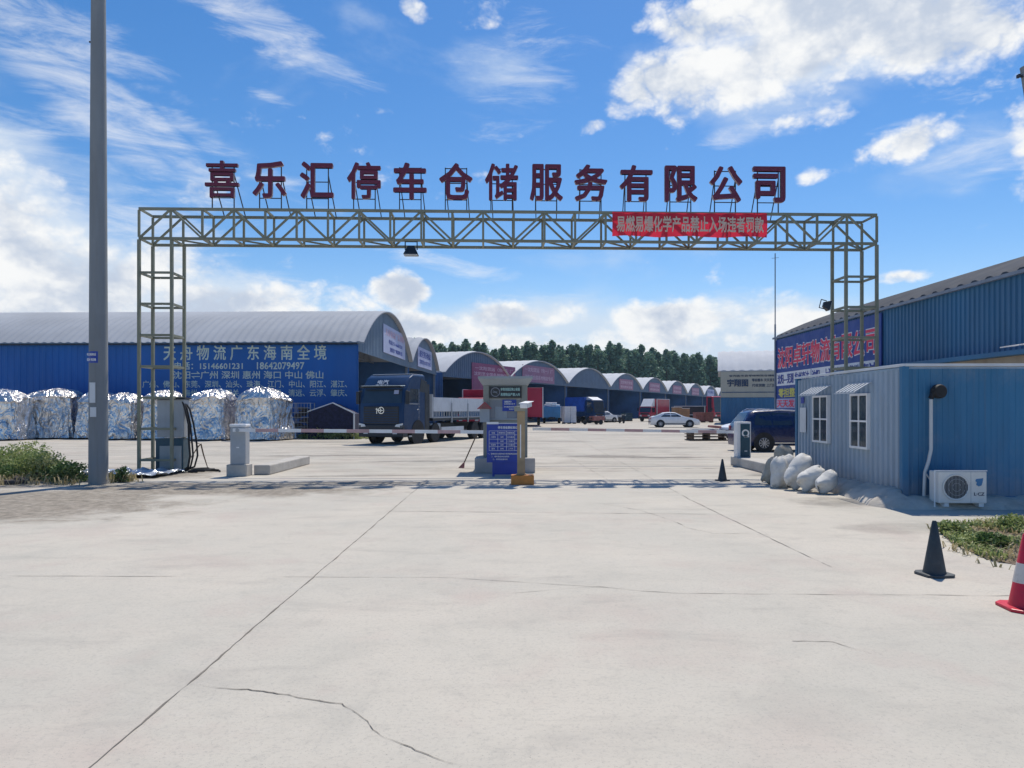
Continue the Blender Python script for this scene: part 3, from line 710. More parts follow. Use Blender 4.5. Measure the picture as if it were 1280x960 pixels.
# ------------------------------------------------------------------ poles
t = thing('utility_pole', 'tall tapered concrete pole with a blue number plate left of the gate', 'utility pole', (-9.45, 17.0, 0))
k = MB(); k.pipe([(0, 0, -.1), (0, 0, 4), (0, 0, 8), (0, 0, 13)], [.205, .19, .17, .14], 24); k.build('shaft', mt['concpole'], t, smooth=40)
def plate(t, z, w, h, mat, r, x0=-.03, name='plate'):
    k = MB(); n = 8; f = []
    for i in range(n + 1):
        a = x0 / r + (i / n - .5) * w / r; f.append((math.sin(a) * r, -math.cos(a) * r))
    rr = [[(x, y, z - h / 2) for x, y in f], [(x, y, z + h / 2) for x, y in f], [(x * .985, y * .985, z + h / 2) for x, y in f], [(x * .985, y * .985, z - h / 2) for x, y in f], [(x, y, z - h / 2) for x, y in f]]
    k.loft(rr, close=False, caps=False); return k.build(name, mat, t)
pz = CAMZ + (512 - 447) / 930 * 17
po = plate(t, pz, .27, .26, mt['signblue'], .195, -.045)
text('电力抢修电话', po, (-.045, -.202, pz + .06), mt['textwhite'], w=.2, h=.06, bold=.03, depth=.003)
text('024 95598', po, (-.045, -.202, pz - .06), mt['textwhite'], w=.2, h=.06, bold=.03, depth=.003)
plate(t, CAMZ + (512 - 491) / 930 * 17, .15, .46, mt['offwhite'], .212, -.03, 'paper_notice')
plate(t, CAMZ + (512 - 515) / 930 * 17, .15, .22, mt['offwhite'], .214, -.01, 'paper_notice')
k = MB(); k.bar((-.21, 0, 10.1), (-.16, 0, 10.1), .03); k.build('step_bolt', mt['strut'], t)
t = thing('utility_pole', 'dark leaning pole cut by the upper right edge of the view', 'utility pole', (13.35, 17.0, 0))
k = MB(); k.pipe([(0, 0, -.1), (-1.55, 0, 9.55)], [.21, .17], 20); k.build('shaft', mt['concpole'], t, smooth=40)
k = MB(); k.bar((-1.76, 0, 9.32), (-1.60, 0, 9.30), .05, .04); k.bar((-1.8, 0, 9.32), (-1.75, 0, 9.32), .09, .07); k.build('step_bolt', mt['strut'], t)

# ------------------------------------------------------------------ container office
TH = R(-2.0)
cont = thing('container_office', 'blue and grey corrugated container office with two barred windows', 'container', (6.9, 13.15, 0), TH)
CL, CW, CH_ = 5.5, 2.9, 2.48
ribwall(0.05, .1, CL - .1, .16, CH_ - .06, .21, .035, -1, 'side_wall', mt['containerside'], cont)
ribwall(0.05, .1, CW - .1, .16, CH_ - .06, .21, .012, -1, 'end_wall', mt['containerend'], cont, axis='x')
ribwall(CW - .05, .1, CL - .1, .16, CH_ - .06, .28, .035, 1, 'side_wall', mt['containerend'], cont)
ribwall(CL - .05, .1, CW - .1, .16, CH_ - .06, .28, .022, 1, 'end_wall', mt['containerend'], cont, axis='x')
k = MB(); k.b2((.11, .11, CH_ - .1), (CW - .11, CL - .11, CH_ - .02)); k.build('roof', mt['containerside'], cont)
k = MB()
for x in (0, CW - .12):
    for y in (0, CL - .12): k.b2((x, y, 0), (x + .12, y + .12, CH_ - .005))
k.b2((0, .12, .02), (.1, CL - .12, .17)); k.b2((.12, 0, .02), (CW - .12, .1, .17)); k.b2((CW - .1, .12, .02), (CW, CL - .12, .17)); k.b2((.12, CL - .1, .02), (CW - .12, CL, .17))
k.build('corner_frame', mt['containerend'], cont, bevel=.008)
k = MB(); k.b2((-.02, .0, CH_ - .015), (.05, CL, CH_ + .03)); k.b2((.05, -.02, CH_ - .015), (CW, .05, CH_ + .03)); k.build('top_rail', mt['offwhite'], cont, bevel=.006)
def cwin(y0, y1, z0, z1):
    k = MB(); w = .045; x0, x1 = -.05, .03
    k.b2((x0, y0, z0), (x1, y0 + w, z1)); k.b2((x0, y1 - w, z0), (x1, y1, z1)); k.b2((x0, y0 + w, z0), (x1, y1 - w, z0 + w)); k.b2((x0, y0 + w, z1 - w), (x1, y1 - w, z1))
    ym = (y0 + y1) / 2; zm = (z0 + z1) / 2
    k.b2((x0 + .003, ym - .02, z0 + w), (x1, ym + .02, z1 - w)); k.b2((x0 + .006, y0 + w, zm - .018), (x1, ym - .02, zm + .018)); k.b2((x0 + .006, ym + .02, zm - .018), (x1, y1 - w, zm + .018))
    f = k.build('window', mt['white'], cont)
    k = MB(); k.b2((-.030, y0 + w, z0 + w), (-.026, y1 - w, z1 - w)); k.build('pane', mt['winglass'], f)
    k = MB()
    for (q0, q1) in ((y0 + .06, y0 + (y1 - y0) * .30), (y1 - (y1 - y0) * .36, y1 - .06)): k.b2((-.0235, q0, z0 + .06), (-.0215, q1, z1 - .06))
    k.build('curtain', mt['curtain'], f)
    a = MB(); n = 6; yy0, yy1 = y0 - .1, y1 + .1
    for i in range(n):
        ya = yy0 + (yy1 - yy0) * i / n; yb = ya + (yy1 - yy0) / n * .34
        a.add([(-.02, ya, z1 + .22), (-.02, yb, z1 + .22), (-.36, yb - .07, z1 + .03), (-.36, ya - .07, z1 + .03), (-.02, ya, z1 + .205), (-.02, yb, z1 + .205), (-.36, yb - .07, z1 + .015), (-.36, ya - .07, z1 + .015)],
              [(0, 1, 2, 3), (4, 7, 6, 5), (0, 4, 5, 1), (1, 5, 6, 2), (2, 6, 7, 3), (3, 7, 4, 0)])
    a.bar((-.02, yy0, z1 + .2), (-.02, yy1, z1 + .2), .02); a.bar((-.35, yy0 - .06, z1 + .005), (-.35, yy1 - .08, z1 + .005), .015)
    a.build('awning', mt['offwhite'], cont)
# positions read off the side wall: y from the near corner
cwin(1.30, 2.12, .92, 2.02); cwin(3.30, 4.20, .95, 2.02)
k = MB(); k.b2((-.012, 4.72, 1.15), (-.002, 5.12, 1.75)); k.build('notice', mt['offwhite'], cont)
k = MB(); k.b2((-.013, 4.85, 1.85), (-.002, 5.05, 2.0)); k.build('number_plate', mt['signblue'], cont)
k = MB(); k.pipe([(.47, -.05, 1.88), (.47, -.05, 1.0), (.42, -.06, .78), (.36, -.06, .6), (.34, -.06, .12)], .03, 10)
k.pipe([(.37, -.07, .58), (.45, -.1, .45), (.52, -.1, .38)], .015, 8); k.build('conduit', mt['pvc'], cont, smooth=60)
k = MB(); k.pipe([(.47, -.05, 1.90), (.50, -.05, 1.98), (.58, -.05, 2.0)], .045, 12)
k.lathe([(.02, -.14), (.10, -.14), (.125, -.10), (.125, -.02), (.09, .0)], c=(.60, 0, 2.02), n=20, axis='y'); k.build('exhaust_vent', mt['rubber'], cont, smooth=50)
# poured apron round its foot
def apron():
    P = []
    for i in range(40): f = i / 39; P.append((Vector((7.10 - .19 * f, 17.9 - 4.7 * f, 0)), Vector((-1, -.04, 0)), .50 + .10 * math.sin(f * 8), .20 + .10 * f))
    for i in range(1, 9): a_ = math.pi / 2 * i / 9; P.append((Vector((6.91, 13.18, 0)), Vector((-math.cos(a_), -math.sin(a_), 0)), .58, .30 - .08 * i / 9))
    for i in range(30): f = i / 29; P.append((Vector((6.93 + 3.4 * f, 13.17 - .11 * f, 0)), Vector((0, -1, 0)), .55 - .1 * f, .20 - .04 * f))
    k = MB(); rings = []; nr = 12
    for p, d, w, h in P:
        ring = []
        for j in range(nr + 1):
            s_ = j / nr; q = p + d * (-.09 + (w + .09) * s_)
            edge = mnoise.noise(Vector((p.x * 1.6, p.y * 1.6, 2))) * .16 + mnoise.noise(Vector((p.x * 6, p.y * 6, 5))) * .06
            q = q + d * edge * s_
            z = h * (1 - s_ ** 2.4) + (mnoise.noise(Vector((q.x * 3, q.y * 3, 1))) * .05 + mnoise.noise(Vector((q.x * 9, q.y * 9, 4))) * .018) * (1 - s_ ** 4)
            ring.append((q.x, q.y, z if j < nr else -.02))
        rings.append(ring)
    k.loft(rings, close=False, caps=False)
    return tag(k.build('concrete_apron', mt['mound'], smooth=70), 'rough pale poured concrete hump around the foot of the container office', 'concrete apron')
apron()
# air conditioner
ac = thing('air_conditioner', 'white outdoor air conditioner unit with round fan grille beside the blue container wall', 'air conditioner', (7.24, 12.62, .05), R(-2))
k = MB(); k.b2((0, 0, .06), (.80, .32, .60)); k.build('casing', mt['acbody'], ac, bevel=.018)
k = MB(); k.lathe([(.205, 0), (.225, -.014), (.215, -.022), (.195, -.012)], c=(.28, -.002, .335), n=40, axis='y', ring=True); k.build('fan_ring', mt['acbody'], ac, smooth=50)
k = MB(); k.lathe([(.20, -.003), (.20, -.007)], c=(.29, 0, .335), n=40, axis='y'); k.build('fan_opening', mt['ledblack'], ac)
k = MB()
for i in range(-8, 9):
    x = i * .023; h = math.sqrt(.2 ** 2 - x * x); k.bar((.29 + x, -.014, .335 - h), (.29 + x, -.014, .335 + h), .006)
for r in (.07, .14):
    pts = [(.29 + r * math.cos(a * math.pi / 12), -.018, .335 + r * math.sin(a * math.pi / 12)) for a in range(25)]; k.pipe(pts, .004, 5)
k.build('fan_grille', mt['cabinet'], ac)
k = MB(); k.prism([(.605, .44), (.62, .475), (.735, .49), (.725, .42), (.705, .365), (.66, .35), (.62, .375), (.63, .42)], -.006, -.001); k.build('emblem', mt['boxblue'], ac)
text('L·CZ', ac, (.67, -.003, .22), mt['textdark'], w=.17, h=.055, bold=.02, depth=.003)
k = MB(); k.b2((.53, -.003, .07), (.535, .001, .59)); k.build('panel_seam', mt['cabinet'], ac)
k = MB(); k.bar((-.07, .0, 0), (-.07, .0, .62), .018); k.bar((-.07, .0, .615), (.80, .0, .615), .018); k.b2((.1, .02, 0), (.18, .3, .06)); k.b2((.68, .02, 0), (.76, .3, .06)); k.build('mounting_frame', mt['white'], ac)

# sandbags
def sack(name, label, loc, size, rot, mat, seed, fold=True):
    random.seed(seed); k = MB(); rings = []; nu, nv = 34, 44
    for i in range(nu + 1):
        t = i / nu; z = math.sin((t - .5) * math.pi); ring = []
        rx = max(.62, (1 - abs(z) ** 12) ** .5); ry = max(.05, (1 - abs(z) ** 2.4) ** .62)
        if z > .5: rx *= 1 - .22 * (z - .5) / .5
        for j in range(nv):
            a = 2 * math.pi * j / nv; ca, sa = math.cos(a), math.sin(a)
            ca = math.copysign(abs(ca) ** .85, ca); sa = math.copysign(abs(sa) ** .85, sa); q = Vector((ca * 1.2, sa * 1.2, z * 1.5))
            fo = 1 - 2 * abs(mnoise.noise(Vector((a * 1.9 + seed, z * .8, seed * 2.0))))
            fo2 = 1 - 2 * abs(mnoise.noise(Vector((ca * 4.2 + seed, sa * 4.2, z * .5 + seed))))
            f2 = 1 - 2 * abs(mnoise.noise(Vector((a * .9, z * 3.4 + seed, 4.0))))
            crease = -.06 * math.exp(-((z - .12 * math.sin(seed * 2.0) - .10 * ca) / .09) ** 2) * (1 if seed in (3, 4, 5, 6) else .4)
            nn = 1 + .06 * mnoise.noise(q + Vector((seed * 3.3, 0, 0))) + .035 * fo2 * (.12 + abs(z) ** 2) + .012 * f2 + crease
            ear = 1 + .16 * max(0, abs(z) - .8) / .2 * abs(ca) ** 4
            ring.append((ca * rx * nn * ear * size[0] * 1.08 + .06 * math.sin(z * 3 + seed) * size[0], sa * ry * nn * size[1] * 1.1 + .13 * z * math.sin(ca * 4 + seed) * size[1], (z + .10 * mnoise.noise(Vector((ca * 1.5, sa * 1.5, seed))) + .06 * abs(z) * math.sin(a * 3 + seed)) * size[2]))
        rings.append(ring)
    k.loft(rings); o = k.build(name, mat, smooth=42)
    o.rotation_euler = rot
    # sit it on the ground
    m = Euler(rot).to_matrix(); zmin = min((m @ Vector(v)).z for v in k.v)
    o.location = (loc[0], loc[1], loc[2] - zmin - .015)
    return tag(o, label, 'sandbag', 'white sacks heaped beside the container office')
sack('sandbag', 'tied grey sack standing highest at the back of the heap', (6.32, 17.35, .26), (.19, .18, .30), (0, R(4), 0), mt['bagbeige'], 1)
sack('sandbag', 'slumped beige sack at the left foot of the heap', (5.92, 16.95, 0), (.16, .16, .30), (R(8), R(16), 0), mt['bagbeige'], 2)
sack('sandbag', 'beige sack lying under the tallest one', (6.25, 17.45, 0), (.24, .2, .28), (R(80), 0, R(30)), mt['bagbeige'], 8)
sack('sandbag', 'upright white sack at the front left of the heap', (5.82, 16.2, 0), (.165, .16, .33), (R(-6), R(4), 0), mt['bag'], 3)
sack('sandbag', 'upright white sack in the middle of the heap, between two others', (6.10, 16.45, 0), (.165, .16, .34), (R(-4), R(-3), 0), mt['bag'], 4)
sack('sandbag', 'biggest sack, leaning to the right in the middle of the heap', (6.08, 15.8, 0), (.19, .18, .40), (R(-8), R(40), R(10)), mt['bag'], 5)
sack('sandbag', 'smaller sack lying at the front right of the heap', (6.16, 15.3, 0), (.18, .17, .29), (R(10), R(58), R(15)), mt['bag'], 6)
sack('sandbag', 'small sack at the right end of the heap against the concrete hump', (6.36, 15.02, 0), (.16, .16, .25), (R(15), R(50), R(40)), mt['bag'], 7)

# ------------------------------------------------------------------ cones
def cone(label, loc, h, mat, band=None, group=None, rz=0, w=.36, lean=0):
    t = thing('traffic_cone', label, 'traffic cone', loc, rz)
    k = MB(); w2 = w / 2; c = w2 * .35
    poly = [(-w2 + c, -w2), (w2 - c, -w2), (w2, -w2 + c), (w2, w2 - c), (w2 - c, w2), (-w2 + c, w2), (-w2, w2 - c), (-w2, -w2 + c)]
    k.prism(poly, 0.0, .028, 'xy'); k.build('base', mat, t, bevel=.008)
    k = MB(); r0 = w * .34; r1 = w * .075
    k.lathe([(r0 * 1.06, .028), (r0, .05), (r1, h - .012), (r1 * .75, h), (.004, h)], n=32); k.build('body', mat, t, smooth=45)
    if band:
        for (f0, f1) in band:
            z0, z1 = .05 + (h - .05) * f0, .05 + (h - .05) * f1; R_ = lambda z: r0 + (r1 - r0) * (z - .05) / (h - .062) + .003
            k = MB(); k.lathe([(R_(z0) - .006, z0), (R_(z0), z0), (R_(z1), z1), (R_(z1) - .006, z1)], n=32); k.build('reflective_band', mt['conewhite'], t, smooth=45)
    t.rotation_euler = (0, lean, rz); return t
p = gr(1168, 719); cone('nearer black rubber cone standing on the open concrete at the right', p, .56, mt['cone'], rz=R(8), w=.31)
p = gr(903, 601); cone('distant black cone in front of the right barrier island', p, .52, mt['cone'], rz=R(20), w=.3)
p = gr(1283, 761); cone('red cone with a grey white band at the right edge of the view', p, .64, mt['conered'], band=((.30, .58),), rz=R(-6), w=.38)

# ------------------------------------------------------------------ barriers, booth
def island(name, label, a, b, w, h, rz=0):
    k = MB(); k.b2((a[0], a[1], 0), (b[0], b[1], h)); o = k.build(name, mt['conc'], bevel=.03)
    return tag(o, label, 'traffic island')
island('traffic_island', 'low concrete island behind the left barrier machine', (-6.72, 19.35, 0), (-6.3, 23.2, 0), .4, .26)
t = thing('barrier_machine', 'grey barrier machine left of the entrance with its long arm lowered', 'barrier', (-6.98, 19.1, 0))
k = MB(); k.b2((-.28, -.2, 0), (.24, .22, .30)); k.build('plinth', mt['conc'], t, bevel=.015)
k = MB(); k.b2((-.2, -.15, .30), (.19, .16, 1.26)); k.build('cabinet', mt['cabinet'], t, bevel=.012)
k = MB(); k.b2((-.22, -.17, 1.26), (.21, .18, 1.33)); k.build('lid', mt['white'], t, bevel=.02)
k = MB(); k.b2((-.04, -.154, .72), (.03, -.149, .75)); k.build('badge', mt['white'], t)
k = MB(); k.lathe([(.05, 0), (.05, -.1)], c=(.02, -.15, 1.18), n=16, axis='y'); k.build('pivot', mt['cabinet'], t)
def arm(t, x0, x1, z0, z1, y, bands, mats):
    k = MB(); n = bands
    for i in range(n):
        a, b = i / n, (i + 1) / n
        k.bar((x0 + (x1 - x0) * a, y, z0 + (z1 - z0) * a), (x0 + (x1 - x0) * b, y, z0 + (z1 - z0) * b), .045, .085, mi=i % 2)
    return k.build('barrier_arm', mats, t)
mt['armpink'] = M('faded red stripe', (.52, .33, .33), .5, 0, .15, 3, dirt=.2)
arm(t, -.1, 6.25, 1.18, 1.13, -.22, 11, [mt['white'], mt['armpink']])
island('traffic_island', 'long concrete island under the right barrier machine', (6.72, 18.9, 0), (7.25, 22.9, 0), .5, .27)
t = thing('barrier_machine', 'dark teal barrier machine with a round white emblem on the right island', 'barrier', (6.98, 22.55, .27))
k = MB(); k.b2((-.2, -.14, 0), (.22, .2, 1.06)); k.build('cabinet', mt['white'], t, bevel=.012)
k = MB(); k.b2((-.10, -.152, .01), (.185, -.142, 1.0)); k.build('front_panel', mt['teal'], t)
k = MB(); k.lathe([(.115, -.153), (.115, -.158), (.07, -.158), (.07, -.153)], c=(.05, 0, .72), n=28, axis='y', ring=True); k.b2((.0, -.158, .6), (.16, -.153, .64)); k.build('emblem', mt['white'], t)
k = MB(); k.b2((.02, -.157, .17), (.1, -.153, .195)); k.build('badge', mt['white'], t)
arm(t, -.15, -6.35, .74, .84, .26, 11, [mt['white'], mt['armpink']])
k = MB(); k.lathe([(.06, .2), (.06, .3)], c=(-.05, 0, .75), n=16, axis='y'); k.build('pivot', mt['cabdark'], t)

bth = thing('ticket_booth', 'narrow grey olive ticket booth with a black display sign in the middle of the entrance', 'booth', (-.18, 20.2, 0))
k = MB(); k.b2((-.82, -.3, 0), (.80, 1.5, .40)); k.build('plinth', mt['conc'], bth, bevel=.02)
k = MB()
for x in (-.60, .42): k.b2((x, 0, .4), (x + .18, 1.1, 2.36))
k.build('corner_post', mt['olive'], bth, bevel=.008)
k = MB(); k.b2((-.42, .06, .4), (.42, 1.05, 1.45)); k.build('lower_panel', mt['olive'], bth)
k = MB(); k.b2((-.42, .05, 1.45), (.42, 1.04, 1.98)); wn = k.build('window', mt['glasspale'], bth)
k = MB(); k.b2((-.42, .03, 1.42), (.42, .05, 1.46)); k.b2((-.42, .03, 1.96), (.42, .05, 2.0)); k.build('frame', mt['boothgrey'], wn)
k = MB(); k.b2((-.28, .036, 1.46), (.04, .048, 1.78)); k.build('screen', mt['boothgrey'], wn)
k = MB(); k.b2((-.44, .0, 2.0), (.44, 1.02, 2.36)); k.build('head_panel', mt['olive'], bth)
k = MB(); k.loft([[(-.62, -.02, 2.36), (.62, -.02, 2.36), (.62, 1.12, 2.36), (-.62, 1.12, 2.36)], [(-.74, -.16, 2.54), (.74, -.16, 2.54), (.74, 1.26, 2.54), (-.74, 1.26, 2.54)], [(-.74, -.16, 2.60), (.74, -.16, 2.60), (.74, 1.26, 2.60), (-.74, 1.26, 2.60)]])
k.build('roof', mt['boothgrey'], bth)
k = MB(); k.b2((-.43, -.05, 2.02), (.43, -.004, 2.33)); dp = k.build('display', mt['ledblack'], bth)
k = MB(); k.lathe([(.125, -.051), (.125, -.056), (.11, -.056), (.11, -.051)], c=(-.27, 0, 2.175), n=28, axis='y', ring=True); k.bar((-.34, -.054, 2.235), (-.20, -.054, 2.115), .006, .014, up=(0, 1, 0)); k.b2((-.34, -.056, 2.165), (-.22, -.051, 2.185)); k.build('emblem', mt['ledgrey'], dp)
text('本物流园区禁止吸烟', dp, (.13, -.054, 2.25), mt['led'], w=.52, h=.085, bold=.03, depth=.003)
text('易燃物品严禁入内', dp, (.13, -.054, 2.11), mt['led'], w=.52, h=.085, bold=.03, depth=.003)
k = MB(); k.b2((-.08, .005, 1.66), (.30, .028, 1.97)); sg = k.build('sign_plate', mt['signblue'], bth)
text('温馨提示', sg, (.07, .001, 1.915), mt['textwhite'], w=.2, h=.05, bold=.03, depth=.003)
text('请减速慢行刷卡', sg, (.11, .001, 1.855), mt['textwhite'], w=.30, h=.04, bold=.02, depth=.003)
text('停车缴费请按键', sg, (.11, .001, 1.775), mt['textwhite'], w=.30, h=.04, bold=.02, depth=.003)
text('谢谢合作', sg, (.18, .001, 1.715), mt['textwhite'], w=.16, h=.04, bold=.02, depth=.003)
# little letter box with a pitched red roof
mbx = thing('letter_box', 'small grey box with a red pitched roof on the left post of the booth', 'box', (-.735, 20.06, 1.36))
k = MB(); k.b2((-.20, -.1, 0), (.2, .14, .42)); k.build('body', mt['boothgrey'], mbx)
k = MB(); k.prism([(-.26, .42), (0, .60), (.24, .42)], -.14, .14); k.build('gable', mt['brickpink'], mbx)
k = MB(); k.bar((-.29, 0, .42), (.01, 0, .635), .34, .03); k.bar((.01, 0, .625), (.27, 0, .43), .34, .03); k.build('roof', mt['truckred'], mbx); mbx.scale = (.66, .66, .85)
# tariff board
tb_ = thing('notice_board', 'blue tariff board with a white ruled table in front of the booth', 'sign board', (-.10, 18.9, 0))
k = MB(); k.b2((-.54, -.03, .36), (.36, .0, 1.36)); bd = k.build('board', mt['signblue'], tb_)
k = MB(); k.b2((-.40, .003, 0), (-.34, .05, 1.3)); k.b2((.2, .003, 0), (.26, .05, 1.3)); k.b2((-.34, .01, .05), (.2, .04, .4)); k.build('legs', mt['signblue'], tb_)
k = MB(); k.b2((-.545, -.036, 1.33), (-.24, -.031, 1.385)); k.b2((-.24, -.036, 1.345), (.36, -.031, 1.362)); k.build('top_trim', mt['white'], tb_)
text('停车场收费标准公示', bd, (.02, -.034, 1.245), mt['textwhite'], w=.56, h=.07, bold=.035, depth=.003)
k = MB()
for z in (1.16, 1.06, .95, .85, .76, .66): k.b2((-.48, -.034, z - .004), (.34, -.0305, z + .004))
for x in (-.48, -.26, -.04, .17): k.b2((x - .004, -.0345, .66), (x + .004, -.0305, 1.16))
k.build('table_lines', mt['textwhite'], bd)
rows = [('车型', '停放时间', '收费标准', ''), ('小型车', '12时', '五元每次', '元'), ('', '24时', '十元每次', '元'), ('大型车', '12时', '十元每次', '元'), ('挂车', '24时', '二十元', '元')]
for i, rw in enumerate(rows):
    for j, s in enumerate(rw):
        if s:
            x0 = (-.48, -.26, -.04, .17)[j]; text(s, bd, (x0 + .105, -.034, (1.11, 1.005, .90, .805, .71)[i]), mt['textwhite'], h=.042, bold=.02, depth=.003)
for i, s in enumerate(('一、请按规定位置停放车辆贵重物品请自行保管', '二、超时按标准加收费用', '三、咨询及监督电话')):
    text(s, bd, (-.08 if i == 0 else -.2, -.034, .58 - i * .07), mt['textwhite'], h=.04, bold=.015, depth=.003)
# camera post with orange foot
cp = thing('camera_post', 'tan camera post on a square orange foot in front of the booth', 'camera post', gr(653, 605))
k = MB(); k.b2((-.26, -.2, 0), (.26, .2, .21)); k.build('foot', mt['orange'], cp, bevel=.01)
k = MB(); k.b2((-.12, -.06, .21), (.06, .08, 1.66)); k.b2((-.14, -.07, .21), (.09, .1, .235)); k.build('post', mt['tan'], cp, bevel=.006)
k = MB(); k.b2((-.055, -.066, .6), (-.03, -.061, 1.36)); k.build('light_strip', mt['white'], cp)
k = MB(); k.box((-.06, 0, 1.72), (.26, .2, .12)); k.build('head', mt['olive'], cp, bevel=.02)
k = MB(); k.box((.08, -.06, 1.80), (.17, .3, .10), (R(8), 0, R(-25))); k.box((.09, -.03, 1.865), (.22, .36, .015), (R(8), 0, R(-25))); k.build('camera', mt['white'], cp, bevel=.01)
k = MB(); k.pipe([(.01, 0, 1.66), (.08, -.03, 1.77)], .02, 8); k.build('bracket', mt['cabdark'], cp)
t = thing('broom', 'worn broom leaning against the left side of the booth', 'broom', gr(577, 585))
k = MB(); k.pipe([(.05, .02, .1), (.46, .45, 1.05)], .018, 8); k.build('handle', mt['wood'], t)
k = MB(); k.loft([[(-.1, -.03, 0), (.06, -.08, 0), (.08, 0, .0), (-.06, .05, 0)], [(.05, 0, .16), (.09, 0, .16), (.09, .03, .16), (.05, .03, .16)]]); k.build('head', mt['brickpink'], t)

# ------------------------------------------------------------------ things at the left tower
t = thing('meter_cabinet', 'grey electric cabinet wrapped in plastic film inside the left gate tower', 'cabinet', (-9.40, 20.3, 0), ga)
k = MB(); k.b2((-.2, -.2, .95), (.52, .2, 1.98)); k.build('upper_box', mt['cabinet'], t, bevel=.02)
k = MB(); k.b2((-.24, -.24, 1.98), (.56, .22, 2.03)); k.build('lid', mt['cabdark'], t)
k = MB(); k.b2((-.24, -.18, .0), (.5, .2, .92)); k.build('lower_box', mt['teal'], t)
k = MB(); k.b2((-.12, -.215, .1), (.46, -.185, .72)); k.build('door', mt['boothgrey'], t)
k = MB(); random.seed(4)
for dx_, dy_, bul in ((0, 0, 0), (.03, -.06, .10), (.05, .07, .17), (.0, -.12, .04)):
    k.pipe([(.46, -.05 + dy_, 1.95 - dx_), (.56 + dx_, -.1 + dy_, 1.72), (.63 + bul * .5, -.1 + dy_, 1.30), (.62 + bul, -.1 + dy_, .85), (.66 + bul, -.12 + dy_, .45), (.62 + bul * .8, -.14 + dy_, .15), (.50, -.2 + dy_, .03)], .026, 8)
k.build('cable_bundle', mt['rubber'], t, smooth=60)
k = MB()
for s in range(4):
    a0 = s * .5; k.pipe([(.42 * math.cos(a0 + i * .5) * (1 - .1 * s), .26 * math.sin(a0 + i * .5), .03 + .02 * s) for i in range(10)], .024, 7)
tag(k.build('cable_coil', mt['rubber'], loc=(-8.35, 20.2, 0), smooth=60), 'black cable coil lying right of the left gate tower', 'cable')
def sheet(name, label, cat, loc, w, d, mat, amp, seed, rz=0):
    k = MB(); nx, ny = 22, 16; rings = []
    for i in range(nx + 1):
        rings.append([(w * (i / nx - .5) * (1 + .12 * mnoise.noise(Vector((j * .4, seed, 0)))), d * (j / ny - .5) * (1 + .2 * mnoise.noise(Vector((i * .3, seed + 5, 0)))), .008 + max(0, amp * (.5 + mnoise.noise(Vector((i * .5, j * .5, seed)))))) for j in range(ny + 1)])
    k.loft(rings, close=False, caps=False); return tag(k.build(name, mat, loc=loc, rot=(0, 0, rz)), label, cat)
sheet('plastic_sheet', 'crumpled clear plastic sheet on the ground under the left gate tower', 'plastic sheet', (-9.95, 19.2, 0), 2.3, 1.7, mt['film'], .16, 3)
t = thing('dry_stick', 'bent dry twig standing up between the tower and the left barrier', 'stick', gr(252, 585))
k = MB(); k.pipe([(-.35, .1, .3), (-.12, .05, .62), (-.02, 0, .70), (.06, -.02, .4), (.2, -.05, 0)], [.012, .02, .022, .02, .012], 7); k.pipe([(-.05, 0, .7), (-.3, .1, .78), (-.38, .12, .72)], .009, 6); k.build('twig', mt['wood'], t)

# ------------------------------------------------------------------ foil covered pallets
def foil(label, u, ub, w, h, d, seed, rz=0):
    p = gr(u, ub); t = thing('foil_bundle', label, 'covered pallet', (p.x, p.y + d / 2, 0), rz, 'foil covered pallets along the blue wall')
    random.seed(seed); k = MB(); nu, nv = 72, 30; rings = []; ax, ay = random.uniform(-.25, .25), random.uniform(-.2, .2)
    fl = [random.uniform(.94, 1.14) for _ in range(4)]; hs = [random.uniform(.90, 1.05) for _ in range(4)]
    def fold(p): return 1 - 2 * abs(mnoise.noise(p))
    for j in range(nv + 1):
        f = j / nv; ring = []
        for i in range(nu):
            a = 2 * math.pi * i / nu; ca, sa = math.cos(a), math.sin(a); pw = .26 if f < .7 else .26 + 1.2 * (f - .7)
            x = math.copysign(abs(ca) ** pw, ca); y = math.copysign(abs(sa) ** pw, sa)
            c4 = int(((a / (2 * math.pi)) * 4) % 4); edge = h * .83 * hs[c4]
            if f < .7: g_ = f / .7; zz = .08 + (edge - .08) * g_; sh = fl[c4] * (1 - g_) ** 2 * .16 + .86
            else: g_ = (f - .7) / .3; zz = edge + (h - edge) * math.sin(g_ * math.pi / 2); sh = .86 * math.cos(g_ * math.pi / 2) + .03
            drape = fold(Vector((a * 2.8 + seed, zz * .25, seed * 1.7))) * .075 + fold(Vector((x * 2.6 + zz * .8 + seed, y * 2.6 - zz * .6, seed))) * .06 + mnoise.noise(Vector((a * 7, zz * 1.6, seed))) * .035
            if f > .7: drape *= .35
            s_ = sh * (1 + drape - .04); zz += (.11 * fold(Vector((x * 1.5, y * 1.5, seed))) if f >= .66 else 0) + .05 * mnoise.noise(Vector((x * 5, y * 5, zz * 2 + seed)))
            g2 = max(0, (f - .7) / .3)
            ring.append((x * w / 2 * s_ + ax * w / 2 * g2, y * d / 2 * s_ + ay * d / 2 * g2, max(.03, zz)))
        rings.append(ring)
    k.loft(rings); k.build('foil_cover', mt['foil'], t, smooth=14)
    k = MB(); k.b2((-w * .46, -d * .46, .07), (w * .46, d * .46, .14))
    for x in (-.42, 0, .42): k.b2((x * w - .06, -d * .45, 0), (x * w + .06, d * .45, .07))
    k.build('pallet', mt['wood'], t)
foil('foil covered bundle cut by the left edge of the view', -14, 551, 2.6, 2.75, 2.2, 1, R(5))
foil('broad foil covered bundle left of the concrete pole', 52, 549, 3.05, 2.85, 2.4, 2)
foil('foil covered bundle half hidden behind the concrete pole', 113, 549, 2.0, 2.7, 2.3, 3)
foil('low foil covered bundle just right of the concrete pole', 148, 550, 1.6, 2.55, 2.3, 4)
